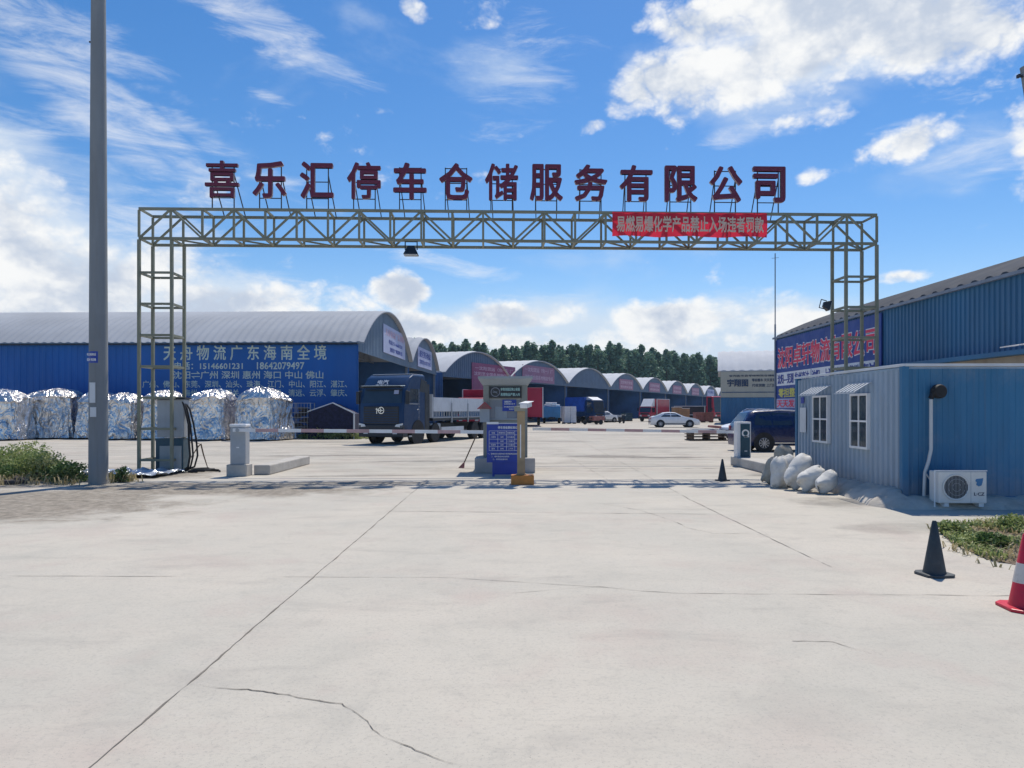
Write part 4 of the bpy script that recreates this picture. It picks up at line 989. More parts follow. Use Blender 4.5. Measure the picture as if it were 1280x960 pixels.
foil('foil covered bundle behind the left gate tower', 196, 550, 2.1, 2.7, 2.4, 5, R(4))
foil('foil covered bundle just right of the left gate tower', 255, 551, 2.25, 2.75, 2.4, 6, R(-5))
foil('foil covered bundle furthest right, behind the left barrier machine', 321, 551, 2.75, 2.85, 2.4, 7, R(-12))

# wire cage and netted heap against the blue wall
t = thing('wire_cage', 'dark wire cage of scrap against the blue wall', 'cage', (at(379, 0, 44).x, 44, 0))
k = MB(); w, d, h = 1.1, .9, 2.1
for x in (-w / 2, w / 2):
    for y in (-d / 2, d / 2): k.bar((x, y, 0), (x, y, h), .05)
for i in range(8):
    z = .12 + i * .28
    for y in (-d / 2, d / 2): k.bar((-w / 2, y, z), (w / 2, y, z), .025)
    for x in (-w / 2, w / 2): k.bar((x, -d / 2, z), (x, d / 2, z), .025)
for i in range(1, 6): k.bar((-w / 2 + w * i / 6, -d / 2, .1), (-w / 2 + w * i / 6, -d / 2, h), .018)
k.build('cage_frame', mt['cabinet'], t)
k = MB(); random.seed(5)
for i in range(14): k.box((random.uniform(-.35, .35), random.uniform(-.25, .25), .2 + i * .12), (.5, .35, .12), (random.uniform(-.2, .2), random.uniform(-.2, .2), random.uniform(0, 3)))
k.build('scrap', mt['stone'], t)
t = thing('netted_heap', 'low pitched heap under a dark navy net beside the truck', 'covered heap', (at(417, 0, 43.6).x, 43.6, 0))
k = MB(); k.loft([[(-1.35, y, .0), (1.3, y, 0), (1.3, y, 1.45), (.1, y, 2.05), (-1.3, y, 1.55)] for y in (-.6, 1.0)]); k.build('net_cover', mt['mesh'], t)
k = MB(); k.bar((.1, -.66, 2.09), (1.4, -.66, 1.47), .06); k.bar((1.34, -.66, 1.45), (1.34, -.66, 0), .08); k.bar((.1, -.66, 2.09), (-1.36, -.66, 1.58), .05); k.build('frame', mt['offwhite'], t)

# ------------------------------------------------------------------ vehicles
def wheel(t, x, y, r, w, side, rim=None, name='wheel'):
    k = MB(); k.lathe([(r * .6, -w / 2), (r * .93, -w / 2), (r, -w / 2 + .03), (r, w / 2 - .03), (r * .93, w / 2), (r * .6, w / 2)], c=(x, y, r), n=28, axis='x'); o = k.build(name, mt['rubber'], t, smooth=40)
    k = MB(); xs = x + side * w * .32
    k.lathe([(r * .62, 0), (r * .62, side * .03), (r * .54, side * .05), (r * .5, side * .0), (r * .2, side * .02), (r * .16, side * .07), (.003, side * .07)], c=(xs, y, r), n=24, axis='x')
    if rim == 'spoke':
        for i in range(10):
            a = i * math.pi / 5; k.bar((xs + side * .045, y + .1 * r * math.cos(a), r + .1 * r * math.sin(a)), (xs + side * .045, y + .58 * r * math.cos(a), r + .58 * r * math.sin(a)), .05, .03)
    k.build('rim', mt['alloy'] if rim else mt['cabdark'], o)
    return o

# --- big dark blue lorry
tk = thing('cargo_truck', 'dark blue heavy cargo truck with white side boards parked in front of the big warehouse', 'truck', (-6.35, 36.2, 0), R(-22))
W = 2.48; h = W / 2
def cabring(y, zlo, zhi, ins=0): return y, zlo, zhi, ins
prof = [(.02, .62), (-.02, .95), (-.02, 1.5), (.03, 1.98), (.22, 2.72), (.30, 2.80), (.62, 3.26), (.95, 3.42), (2.1, 3.44), (2.15, 3.2), (2.15, .62)]
k = MB(); rings = []
for x, s in ((-h, .965), (-h + .05, 1), (h - .05, 1), (h, .965)):
    cy, cz = 1.1, 1.9; rings.append([(x, cy + (y - cy) * s, cz + (z - cz) * s) for y, z in prof])
k.loft(rings); k.build('cab', mt['cabblue'], tk, bevel=.03, smooth=40)
k = MB(); ws = [(.045, 2.02), (.215, 2.70)]
k.add([(-h + .12, ws[0][0] - .02, ws[0][1]), (h - .12, ws[0][0] - .02, ws[0][1]), (h - .2, ws[1][0] - .02, ws[1][1]), (-h + .2, ws[1][0] - .02, ws[1][1]), (-h + .12, ws[0][0] + .01, ws[0][1]), (h - .12, ws[0][0] + .01, ws[0][1]), (h - .2, ws[1][0] + .01, ws[1][1]), (-h + .2, ws[1][0] + .01, ws[1][1])], [(0, 1, 2, 3), (4, 7, 6, 5), (0, 4, 5, 1), (1, 5, 6, 2), (2, 6, 7, 3), (3, 7, 4, 0)])
wsh = k.build('windscreen', mt['glass'], tk)
k = MB(); k.box((.78, .10, 2.55), (.26, .01, .2), (R(-14), 0, 0)); k.build('sticker', mt['lavender'], wsh)
k = MB(); k.box((0, .0, 2.80), (2.3, .38, .05), (R(-8), 0, 0)); k.build('sun_visor', mt['cabdark'], tk, bevel=.015)
k = MB(); k.b2((-h + .02, .12, 2.84), (h - .02, .17, 2.875)); k.build('visor_lip', mt['chrome'], tk)
k = MB(); k.box((0, 1.55, 3.455), (2.2, 1.2, .03)); k.build('roof_deflector', mt['offwhite'], tk, bevel=.01)
text('电汽', tk, (-.15, .40, 3.06), mt['textwhite'], w=.62, h=.24, bold=.03, depth=.004).rotation_euler = (R(-34), 0, 0)
text('安全·行', tk, (-.1, .215, 2.905), mt['textwhite'], w=.72, h=.09, bold=.03, depth=.004)
k = MB(); k.b2((-h + .25, -.055, .98), (h - .25, -.022, 1.86)); gr_ = k.build('grille', mt['cabdark'], tk, bevel=.02)
k = MB()
for i in range(6): k.b2((-h + .3, -.068, 1.06 + i * .12), (h - .3, -.058, 1.09 + i * .12))
k.build('grille_bars', mt['cabblue'], gr_)
k = MB(); k.lathe([(.17, -.062), (.17, -.085), (.135, -.085), (.135, -.062)], c=(.03, 0, 1.66), n=28, axis='y', ring=True); k.b2((-.24, -.082, 1.64), (.12, -.062, 1.68)); k.b2((-.24, -.082, 1.50), (-.2, -.062, 1.78)); k.b2((-.02, -.082, 1.56), (.02, -.062, 1.76)); k.b2((-.28, -.082, 1.70), (-.15, -.062, 1.735)); k.build('emblem', mt['chrome'], tk)
k = MB(); k.b2((-h - .0, -.12, .36), (h, .42, .98)); k.build('bumper', mt['cabdark'], tk, bevel=.05)
for s in (-1, 1):
    k = MB(); k.loft([[(s * (h - .42), -.135, .88), (s * (h - .03), -.115, .84), (s * (h - .01), -.11, 1.04), (s * (h - .35), -.13, .98)], [(s * (h - .42), -.05, .88), (s * (h - .03), -.05, .84), (s * (h - .01), -.05, 1.04), (s * (h - .35), -.05, .98)]]); k.build('headlight', mt['lamp'], tk)
    k = MB(); k.box((s * (h + .16), .10, 2.28), (.20, .12, .62)); k.bar((s * h, .2, 2.62), (s * (h + .16), .12, 2.58), .05); k.build('mirror', mt['cabdark'], tk, bevel=.03)
    k = MB(); x = s * (h + .004)
    k.add([(x, .55, 2.05), (x, 1.42, 2.05), (x, 1.42, 2.72), (x, .62, 2.72), (x - s * .012, .55, 2.05), (x - s * .012, 1.42, 2.05), (x - s * .012, 1.42, 2.72), (x - s * .012, .62, 2.72)], [(0, 1, 2, 3), (4, 7, 6, 5), (0, 4, 5, 1), (1, 5, 6, 2), (2, 6, 7, 3), (3, 7, 4, 0)])
    k.build('side_window', mt['glass'], tk)
    k = MB(); k.bar((x, .45, 1.98), (x, 1.5, 1.98), .01, .02); k.bar((x, 1.48, 1.0), (x, 1.48, 2.75), .01, .015); k.b2((x - .012, 1.28, 1.68), (x + .012, 1.44, 1.73)); k.build('door_trim', mt['chrome'], tk)
    k = MB(); k.lathe([(.64, 0), (.64, s * .02), (.5, s * .02)], c=(s * (h + .002), 1.38, .55), n=28, axis='x'); k.build('wheel_arch', mt['rubber'], tk)
for s in (-1, 1):
    k = MB(); k.b2((s * (h + .0) - .02, .5, .62), (s * h + .02, 1.0, .70)); k.b2((s * h - .02, .5, .36), (s * h + .02, 1.0, .44)); k.build('step', mt['cabinet'], tk)
    k = MB(); k.prism([(1.55, 2.6), (2.3, 2.55), (2.3, 3.1), (1.7, 3.25)], s * h - .015, s * h + .01, 'yz'); k.build('side_fairing', mt['cabdark'], tk)
    k = MB(); k.b2((s * .82 - .12, -.135, .52), (s * .82 + .12, -.115, .62)); k.build('fog_lamp', mt['lamp'], tk)
k = MB(); k.b2((-.26, -.14, .56), (.26, -.118, .70)); k.build('number_plate', mt['signblue'], tk)
k = MB(); k.b2((-.45, .4, .55), (-.3, 11.0, .95)); k.b2((.3, .4, .55), (.45, 11.0, .95)); k.b2((-1.15, 2.3, .5), (1.15, 2.75, 3.0), mi=0); k.build('chassis', mt['cabdark'], tk)
k = MB(); k.pipe([(1.0, 2.5, 2.0), (1.0, 2.5, 3.15)], .09, 12); k.pipe([(-1.0, 2.5, 2.0), (-1.0, 2.5, 3.15)], .09, 12); k.build('exhaust_stack', mt['cabinet'], tk, smooth=40)
k = MB(); k.b2((-h, 2.95, 1.12), (h, 11.2, 1.26)); k.build('bed', mt['cabdark'], tk)
for s in (-1, 1):
    k = MB()
    for i in range(4): k.b2((s * h - .03, 3.0 + i * 2.05, 1.62), (s * h + .03, 5.0 + i * 2.05, 2.34))
    k.build('side_board', mt['offwhite'], tk)
    k = MB()
    for i in range(28): y = 3.02 + i * .303; k.bar((s * h, y, 1.26), (s * h, y, 1.62), .035)
    k.bar((s * h, 2.96, 1.28), (s * h, 11.2, 1.28), .05); k.bar((s * h, 2.96, 1.61), (s * h, 11.2, 1.61), .04)
    for i in (1, 2, 3): k.bar((s * (h + .045), 3.0 + i * 2.05 - .02, 1.0), (s * (h + .045), 3.0 + i * 2.05 - .02, 2.05), .07); 
    k.build('side_rail', mt['cabinet'], tk)
    k = MB(); k.b2((s * (h - .05) - .02, 4.0, .55), (s * (h - .05) + .02, 6.7, .78)); k.build('side_guard', mt['offwhite'], tk)
k = MB(); k.b2((-h, 2.92, 1.26), (h, 2.98, 2.5)); k.b2((-h, 11.14, 1.26), (h, 11.2, 2.34)); k.build('end_board', mt['offwhite'], tk)
k = MB(); k.b2((.75, 2.95, .5), (1.18, 4.0, 1.0)); k.build('fuel_tank', mt['cabinet'], tk, bevel=.08)
for y in (1.38, 3.3, 8.2, 9.5):
    for s in (-1, 1): wheel(tk, s * (h - .17), y, .51, .32, s)

# --- cars
def car(name, label, loc, rz, prof, belt, w, paint, wheels, r, windows, wsR, wsF, rim='spoke', extras=None, rack=False):
    """prof: top line (y,z) from the tail to the nose; y=0 at the tail"""
    t = thing(name, label, 'car', loc, rz); h = w / 2; k = MB(); L = prof[-1][0]; zb = .24
    def hw(y): 
        e = min(y, L - y); return h * (1 - .16 * max(0, 1 - e / .55) ** 2)
    def ring(y, z):
        H = hw(y); bz = min(belt, z - .02); up = max(0, z - belt); tum = min(.24, up * .42)
        half = [(H * .86, zb), (H * .97, zb + .12), (H, zb + .35), (H * .99, bz - .08), (H * .965, bz), (H * .965 - tum * .55, bz + (z - bz) * .55), (H * .95 - tum, bz + (z - bz) * .9), (H * .80 - tum, z)]
        return [(x, y, zz) for x, zz in half] + [(-x, y, zz) for x, zz in reversed(half)]
    pts = []
    for (a, b) in zip(prof, prof[1:]):
        n = max(1, int((b[0] - a[0]) / .16)); pts += [(a[0] + (b[0] - a[0]) * i / n, a[1] + (b[1] - a[1]) * i / n) for i in range(n)]
    pts.append(prof[-1]); k.loft([ring(y, z) for y, z in pts]); k.build('body', paint, t, smooth=38)
    def top(y):
        for a, b in zip(prof, prof[1:]):
            if a[0] <= y <= b[0]: return a[1] + (b[1] - a[1]) * (y - a[0]) / (b[0] - a[0] + 1e-6)
    def sx(y, z):
        H = hw(y); zt = top(y); up = max(0, zt - belt); tum = min(.24, up * .42); f = (z - belt) / max(.01, zt - belt)
        x0, x1, x2 = H * .965, H * .965 - tum * .55, H * .95 - tum
        return x0 + (x1 - x0) * f / .55 if f < .55 else x1 + (x2 - x1) * (f - .55) / .35
    for s in (-1, 1):
        for poly in windows:
            k = MB(); a = [(s * (sx(y, z) + .012), y, z) for y, z in poly]; b = [(s * (sx(y, z) - .02), y, z) for y, z in poly]; n = len(poly)
            k.add(a + b, [tuple(range(n)), tuple(range(n, 2 * n))] + [(i, (i + 1) % n, n + (i + 1) % n, n + i) for i in range(n)]); k.build('side_window', mt['glass'], t)
        k = MB(); k.bar((s * (h - .01), wheels[0] + r * 1.2, zb + .12), (s * (h - .01), wheels[1] - r * 1.2, zb + .12), .03, .06); k.build('sill_trim', mt['chrome'] if rack else mt['cabdark'], t)
        for y in wheels:
            k = MB(); k.lathe([(r * 1.17, 0), (r * 1.17, s * .012), (.01, s * .012)], c=(s * (h * .995), y, r * 1.02), n=28, axis='x'); k.build('wheel_arch', mt['rubber'], t)
        k = MB(); y = wheels[1] - r * 2.3; k.box((s * (h + .06), y, belt + .06), (.14, .14, .13)); k.build('mirror', paint, t, bevel=.03)
        k = MB(); k.box((s * (h * .72), L - .13, prof[-1][1] - .05), (.34, .14, .11), (0, 0, s * R(-18))); k.build('headlight', mt['lamp'], t, bevel=.02)
        k = MB(); k.box((s * (h * .72), .07, belt - .08), (.26, .1, .18), (0, 0, s * R(12))); k.build('tail_light', mt['truckred'], t, bevel=.02)
        if rack:
            k = MB(); k.pipe([(s * (h - .33), prof[2][0] + .15, top(prof[2][0] + .15) + .0), (s * (h - .33), prof[2][0] + .35, top(prof[2][0] + .35) + .06), (s * (h - .33), 2.6, top(2.6) + .06), (s * (h - .33), 2.85, top(2.85))], .02, 8); k.build('roof_rail', mt['chrome'], t)
    for nm, (y0, y1) in (('rear_window', wsR), ('windscreen', wsF)):
        k = MB(); a, b = [], []
        for y in [y0 + (y1 - y0) * i / 4 for i in range(5)]:
            z = top(y); e = hw(y) * .78 - min(.24, max(0, z - belt) * .42)
            a.append([(-e, y, z + .012), (e, y, z + .012), (e, y, z - .015), (-e, y, z - .015)])
        k.loft(a); k.build(nm, mt['glass'], t)
    for y in wheels:
        for s in (-1, 1): wheel(t, s * (h - .10), y, r, .22, s, rim)
    return t
suvp = [(0, .62), (.05, 1.02), (.42, 1.58), (.62, 1.66), (1.6, 1.70), (2.5, 1.66), (3.35, 1.10), (4.2, .98), (4.55, .86), (4.65, .6)]
car('suv', 'deep blue sport utility car parked left of the container office', (9.15, 30.7, 0), R(-90) + R(2), suvp, 1.03, 1.86, mt['suv'], (.92, 3.65), .36,
    [[(.55, 1.08), (.60, 1.36), (.72, 1.54), (1.25, 1.58), (1.25, 1.08)], [(1.32, 1.08), (1.32, 1.58), (2.0, 1.58), (2.1, 1.08)], [(2.18, 1.08), (2.08, 1.57), (2.42, 1.54), (2.95, 1.12)]], (.14, .40), (2.6, 3.28), rack=True)
copp = [(0, .55), (.05, .95), (.35, 1.06), (1.2, 1.40), (1.8, 1.47), (2.4, 1.42), (3.3, 1.02), (4.2, .86), (4.6, .72), (4.7, .5)]
car('sedan', 'white fastback car parked side on in the middle of the yard', (gr(813.5, 534.3).x, gr(813.5, 534.3).y + .8, 0), R(-90) + R(-3), copp, .96, 1.82, mt['carwhite'], (.95, 3.7), .34,
    [[(1.0, 1.02), (1.35, 1.32), (1.85, 1.37), (1.9, 1.02)], [(1.97, 1.02), (1.92, 1.37), (2.35, 1.33), (3.0, 1.02)]], (.45, 1.15), (2.5, 3.22))
car('small_car', 'small white hatchback far away among parked goods near the blue truck', (10.5, 98, 0), R(-60), [(0, .6), (.06, 1.0), (.5, 1.5), (1.6, 1.55), (2.3, 1.48), (2.9, 1.02), (3.6, .9), (3.8, .6)], .98, 1.7, mt['carwhite'], (.7, 3.1), .32,
    [[(.5, 1.02), (.7, 1.4), (1.5, 1.44), (1.5, 1.02)], [(1.57, 1.02), (1.57, 1.44), (2.2, 1.36), (2.6, 1.05)]], (.15, .45), (2.35, 2.85))
car('sedan', 'white car mostly hidden behind the blue sport utility car', (16.2, 42.5, 0), R(90) + R(20), copp, .96, 1.82, mt['carwhite'], (.95, 3.7), .34,
    [[(1.0, 1.02), (1.35, 1.32), (1.85, 1.37), (1.9, 1.02)], [(1.97, 1.02), (1.92, 1.37), (2.35, 1.33), (3.0, 1.02)]], (.45, 1.15), (2.5, 3.22))

# --- box trucks
def box_truck(name, label, loc, rz, cabm, boxm, L, H, cabH=2.2, W=2.2, boxz=.95, deflector=None, tarp=None, cab=True):
    t = thing(name, label, 'truck', loc, rz); h = W / 2
    if cab:
        k = MB(); P = [(0, .45), (-.02, 1.2), (.25, cabH - .08), (.4, cabH), (1.5, cabH), (1.5, .45)]; k.prism(P, -h * .92, h * .92, 'yz'); k.build('cab', cabm, t, bevel=.05, seg=2)
        k = MB(); k.box((0, .10, (1.28 + cabH - .12) / 2), (W * .8, .02, cabH - 1.45), (R(-math.degrees(math.atan(.27 / (cabH - 1.28)))), 0, 0)); k.build('windscreen', mt['glass'], t)
        for s in (-1, 1):
            k = MB(); k.b2((s * h * .92 - .01, .42, 1.3), (s * h * .92 + .012, 1.2, cabH - .2)); k.build('side_window', mt['glass'], t)
            k = MB(); k.b2((s * h * .6 - .15, -.05, .75), (s * h * .6 + .15, .0, .95)); k.build('headlight', mt['lamp'], t)
            k = MB(); k.b2((s * (h + .12) - .08, .1, 1.5), (s * (h + .12) + .08, .18, 1.95)); k.bar((s * h * .9, .2, 1.9), (s * (h + .12), .15, 1.85), .04); k.build('mirror', mt['cabdark'], t)
        k = MB(); k.b2((-h * .95, -.08, .4), (h * .95, .1, .7)); k.build('bumper', mt['cabdark'], t)
        k = MB(); k.b2((-h * .6, -.035, .98), (h * .6, -.01, 1.2)); k.build('grille', mt['cabdark'], t)
    k = MB(); k.b2((-.4, 1.0, .55), (.4, L, .8)); k.build('chassis', mt['cabdark'], t)
    k = MB(); k.b2((-h, 1.65, boxz), (h, L, H)); bx = k.build('cargo_box', boxm, t, bevel=.03)
    k = MB()
    for s in (-1, 1):
        k.bar((s * h, 1.65, H), (s * h, L, H), .09); k.bar((s * h, 1.65, boxz), (s * h, L, boxz), .09)
        for y in (1.66, L): k.bar((s * h, y, boxz), (s * h, y, H), .09)
    k.build('edge_trim', mt['offwhite'] if not tarp else boxm, bx)
    if deflector:
        k = MB(); k.prism([(.3, cabH), (1.4, cabH), (1.4, H + .02), (1.2, H + .05)], -h * .8, h * .8, 'yz'); k.build('wind_deflector', deflector, t)
    for y in ([.85] if cab else []) + [L - 1.2, L - 2.2]:
        for s in (-1, 1): wheel(t, s * (h - .16), y, .42, .28, s)
    return t
p = gr(806, 527)
box_truck('box_truck', 'red box truck with a white roof visor behind the white fastback car', (p.x, p.y, 0), R(-38), mt['truckred'], mt['truckred'], 5.6, 3.2, 2.15, 2.1, deflector=mt['white'])
box_truck('box_truck', 'truck under a bright blue tarpaulin with a dark blue cab', (11.0, 93.5, 0), R(40), mt['cabblue'], mt['tarpblue'], 5.0, 3.25, 2.9, 2.2, boxz=1.5, deflector=mt['offwhite'], tarp=1)
box_truck('trailer', 'tall crimson box trailer seen just right of the booth', (1.85, 73, 0), R(0), mt['trailerred'], mt['trailerred'], 11, 3.9, cab=False, W=2.5, boxz=.95)
box_truck('trailer', 'crimson box truck parked behind the white side boards of the cargo truck', (-3.6, 62, 0), R(-18), mt['trailerred'], mt['trailerred'], 8.5, 3.4, 2.7, 2.4)
bf = box_truck('box_truck', 'sky blue box truck loaded with white sacks beside the crimson trailer', (5.1, 96.5, 0), R(178), mt['boxblue'], mt['boxblue'], 4.9, 2.1, 2.2, 2.2, boxz=.7)
k = MB(); random.seed(3)
for i in range(14): k.box((random.uniform(-.7, .7), 2.2 + (i % 7) * .38, 2.22 + (i // 7) * .25), (.6, .4, .26), (0, 0, random.uniform(-.3, .3)))
tag(k.build('sack_load', mt['white'], bf, bevel=.06), '', ''); 
for kk in ('label', 'category'):
    o = [c for c in bf.children if c.name.startswith('sack_load')][0]
    if kk in o: del o[kk]
p = gr(900, 528)
box_truck('heavy_truck', 'red heavy truck half hidden by the beige warehouse', (29.6, 106, 0), R(30), mt['truckred'], mt['cabdark'], 8, 2.2, 3.6, 2.5)
# cargo tricycle
def trike(label, loc, rz, bedm):
    t = thing('cargo_tricycle', label, 'tricycle', loc, rz)
    k = MB(); k.b2((-.6, .9, .45), (.6, 2.3, .95)); k.build('cargo_bed', bedm, t)
    k = MB(); k.pipe([(0, .1, .35), (0, .25, 1.05)], .03, 8); k.bar((-.35, .28, 1.05), (.35, .28, 1.05), .035); k.bar((0, .3, .5), (0, .95, .5), .06); k.b2((-.15, .55, .6), (.15, .9, .72)); k.build('frame', mt['cabdark'], t)
    wheel(t, 0, .08, .26, .1, 1)
    for s in (-1, 1): wheel(t, s * .55, 1.8, .28, .12, s)
    return t
trike('small cargo tricycle with a faded red bed near the blue truck', (gr(727, 530).x, 84.5, 0), R(-70), mt['brickpink'])
t = thing('motor_scooter', 'dark scooter standing alone in the far yard', 'scooter', gr(779.5, 529.2), R(15))
wheel(t, 0, .0, .27, .12, 1); wheel(t, 0, 1.2, .27, .12, 1)
k = MB(); k.loft([[(-.2, -.1, .5), (.2, -.1, .5), (.2, .1, .5), (-.2, .1, .5)], [(-.28, 0, .95), (.28, 0, .95), (.2, .15, .95), (-.2, .15, .95)], [(-.1, .1, 1.1), (.1, .1, 1.1), (.1, .16, 1.1), (-.1, .16, 1.1)]]); k.b2((-.18, .55, .45), (.18, 1.35, .78)); k.b2((-.15, .1, .3), (.15, .7, .42)); k.build('body', mt['cabdark'], t, bevel=.04)
k = MB(); k.bar((-.36, .1, 1.02), (.36, .1, 1.02), .04); k.pipe([(0, .0, .27), (0, .12, 1.0)], .035, 8); k.build('handlebar', mt['chrome'], t)
# goods
def goods(name, label, cat, loc, dims, mat, n, rz=0, seed=1, capm=None):
    t = thing(name, label, cat, loc, rz); random.seed(seed); w, d, h = dims
    k = MB(); k.b2((-w / 2, -d / 2, .1), (w / 2, d / 2, .14))
    for x in (-.45, 0, .45): k.b2((x * w - .05, -d / 2, 0), (x * w + .05, d / 2, .1))
    k.build('pallet', mt['wood'], t)
    k = MB(); nz = n
    for iz in range(nz):
        for ix in range(2):
            for iy in range(2): k.box(((ix - .5) * w / 2, (iy - .5) * d / 2, .14 + (iz + .5) * (h - .14) / nz), (w / 2 * random.uniform(.9, .98), d / 2 * random.uniform(.9, .98), (h - .14) / nz * .97), (0, 0, random.uniform(-.04, .04)))
    k.build('stack', mat, t)
    if capm: k = MB(); k.b2((-w * .51, -d * .51, h + .0), (w * .51, d * .51, h + .06)); k.build('cover', capm, t)
p = gr(846, 527.5); goods('pallet_stack', 'white covered brown carton stack behind the white fastback car, left one of two', 'carton stack', (p.x, p.y, 0), (1.15, 1.0, 2.0), mt['cardboard'], 4, .2, 1, mt['white'])
p = gr(855, 527.5); goods('pallet_stack', 'white covered brown carton stack behind the white fastback car, right one of two', 'carton stack', (p.x + .2, p.y, 0), (1.05, 1.0, 1.85), mt['cardboard'], 4, -.1, 2, mt['white'])
p = gr(879, 528); goods('pallet_stack', 'low pinkish wrapped goods left of the half hidden red truck', 'goods stack', (p.x, p.y, 0), (2.4, 1.4, 1.35), mt['brickpink'], 5, .1, 3)
p = gr(713, 530); goods('pallet_stack', 'pale mixed carton stack between the blue box truck and the tarpaulin truck', 'goods stack', (p.x, p.y + 2, 0), (1.5, 1.2, 2.1), mt['offwhite'], 6, .2, 4)
p = gr(766, 527.5); goods('scrap_heap', 'low heap of pale scrap right of the small white hatchback', 'scrap heap', (p.x, p.y, 0), (2.0, 1.5, .95), mt['cabinet'], 4, .5, 5)
p = gr(789, 527); goods('pallet_stack', 'small teal goods stack left of the red box truck', 'goods stack', (p.x, p.y + 4, 0), (1.3, 1.2, 1.2), mt['teal'], 3, .3, 6)
t = thing('plank_pile', 'flat pile of pallets and planks lying on the yard beyond the right barrier', 'plank pile', gr(884, 550.5), R(4)); random.seed(8)
k = MB()
for i in range(3): k.b2((-1.1, -.5, .02 + i * .16), (1.0 - i * .2, .6, .06 + i * .16)); [k.b2((-1.0 + j * .9, -.45, .06 + i * .16), (-.88 + j * .9, .55, .18 + i * .16)) for j in range(3)]
k.build('pallets', mt['wood'], t)
k = MB()
for i in range(6): k.box((random.uniform(-.5, .4), random.uniform(-.3, .3), .50 + i * .03), (1.5, .16, .03), (0, 0, random.uniform(-.2, .2)))
k.build('planks', mt['offwhite'], t)
k = MB(); k.box((.45, .1, .75), (.6, .5, .12), (0, .1, .3)); k.build('red_sack', mt['brickpink'], t, bevel=.04)
tag(MB().box((0, 0, .05), (.5, .35, .1)).box((.2, .1, .09), (.3, .2, .1), (.2, .3, .5)).build('stone', mt['stone'], loc=gr(12, 605), bevel=.03), 'dark flat stone at the left edge below the shrubs', 'stone')

# ------------------------------------------------------------------ plants
def leaves(k, c, r, n, sz, up=.3, flat=1.0):
    for _ in range(n):
        d = Vector((random.gauss(0, 1), random.gauss(0, 1), random.gauss(0, 1))).normalized() * (random.random() ** .45)
        p = Vector(c) + Vector((d.x * r[0], d.y * r[1], d.z * r[2]))
        if p.z < .02: continue
        nrm = (Vector((random.gauss(0, 1), random.gauss(0, 1), random.gauss(0, 1) + up)) + d * .6).normalized()
        a = nrm.orthogonal().normalized(); a = (Matrix.Rotation(random.uniform(0, 6.28), 3, nrm) @ a); b = nrm.cross(a); s = sz * random.uniform(.6, 1.4)
        k.add([p - a * s * .5, p + b * s * .33 + nrm * s * .1, p + a * s * .55, p - b * s * .33 + nrm * s * .1], [(0, 1, 2, 3)])
def poplar(seed, H, label, wid):
    random.seed(seed); t = thing('poplar_tree', label, 'tree', (0, 0, 0), 0, 'wood of poplars behind the sheds')
    k = MB(); k.pipe([(0, 0, 0), (.1, 0, H * .4), (0, .1, H * .75), (.05, 0, H * .97)], [.28, .2, .11, .02], 7)
    cs = []
    for i in range(26):
        z = H * (.10 + .87 * (i + random.random()) / 26); f = (z / H - .10) / .9; rad = wid * (math.sin(math.pi * min(1, f * .8 + .22)) ** .8) * random.uniform(.55, 1.1)
        a = random.uniform(0, 6.28); e = Vector((math.cos(a) * rad * .62, math.sin(a) * rad * .62, z + rad * .5)); k.pipe([(0, 0, z - .8), e], [.07, .02], 5); cs.append((e, rad))
    k.build('trunk', mt['bark'], t, smooth=60)
    k = MB()
    for e, rad in cs: leaves(k, e, (rad * .62 + .3, rad * .62 + .3, rad * .9 + .6), 80, .55)
    leaves(k, (0, 0, H * .93), (wid * .42, wid * .42, H * .055), 70, .45)
    k.build('crown', mt['poplar'], t); return t
PL = ['slim dark poplar in the wood behind the sheds', 'broad bushy poplar in the wood behind the sheds', 'tall mid green poplar in the wood behind the sheds']
protos = [poplar(21, 17, PL[0], 1.9), poplar(22, 16, PL[1], 2.7), poplar(23, 19, PL[2], 2.2)]
random.seed(31); used = set(); spots = []
a, b = Vector((-62, 198)), Vector((112, 274)); n = 58
SK = [(400, 21.5), (540, 22), (640, 21.6), (700, 22.6), (780, 23.0), (860, 21.5), (900, 20.5), (1000, 20)]
def skyline(u):
    for (u0, h0), (u1, h1) in zip(SK, SK[1:]):
        if u0 <= u <= u1: return h0 + (h1 - h0) * (u - u0) / (u1 - u0)
    return 20
for rowi, off in enumerate((0, 6, 12)):
    for i in range(n):
        f = (i + (rowi % 2) * .5) / n; p = a.lerp(b, f); q = Vector((-(b - a).y, (b - a).x)).normalized()
        p = p + q * off + Vector((random.uniform(-.9, .9), random.uniform(-1.5, 1.5))); u = 640 + 930 * p.x / p.y
        if u < 925: spots.append((p, skyline(u) * random.uniform(.90, 1.03)))
for i, (p, hs) in enumerate(spots):
    k = random.choice((0, 0, 1, 2, 2))
    o = protos[k] if k not in used else dup(protos[k]); used.add(k)
    o.location = (p.x, p.y, 0); o.rotation_euler = (0, 0, random.uniform(0, 6.28)); z_ = hs / (17, 16, 19)[k]; o.scale = (z_ * 1.3, z_ * 1.3, z_)
def shrub(seed, label, loc, r, H, mat, n=1500, sz=.09, name='shrub', group=None):
    random.seed(seed); t = thing(name, label, 'shrub', loc, 0, group); k = MB(); kk = MB()
    for i in range(9):
        a = random.uniform(0, 6.28); rr = random.uniform(.15, .7); e = Vector((math.cos(a) * r[0] * rr, math.sin(a) * r[1] * rr, H * random.uniform(.35, .85)))
        k.pipe([(math.cos(a) * .06, math.sin(a) * .06, -.02), e * .6 + Vector((0, 0, .05)), e], [.018, .012, .005], 5)
        leaves(kk, e, (r[0] * .42, r[1] * .42, H * .33), n // 9, sz)
    leaves(kk, (0, 0, H * .2), (r[0] * .95, r[1] * .95, H * .3), n // 3, sz)
    k.build('stems', mt['bark'], t); kk.build('foliage', mat, t); return t
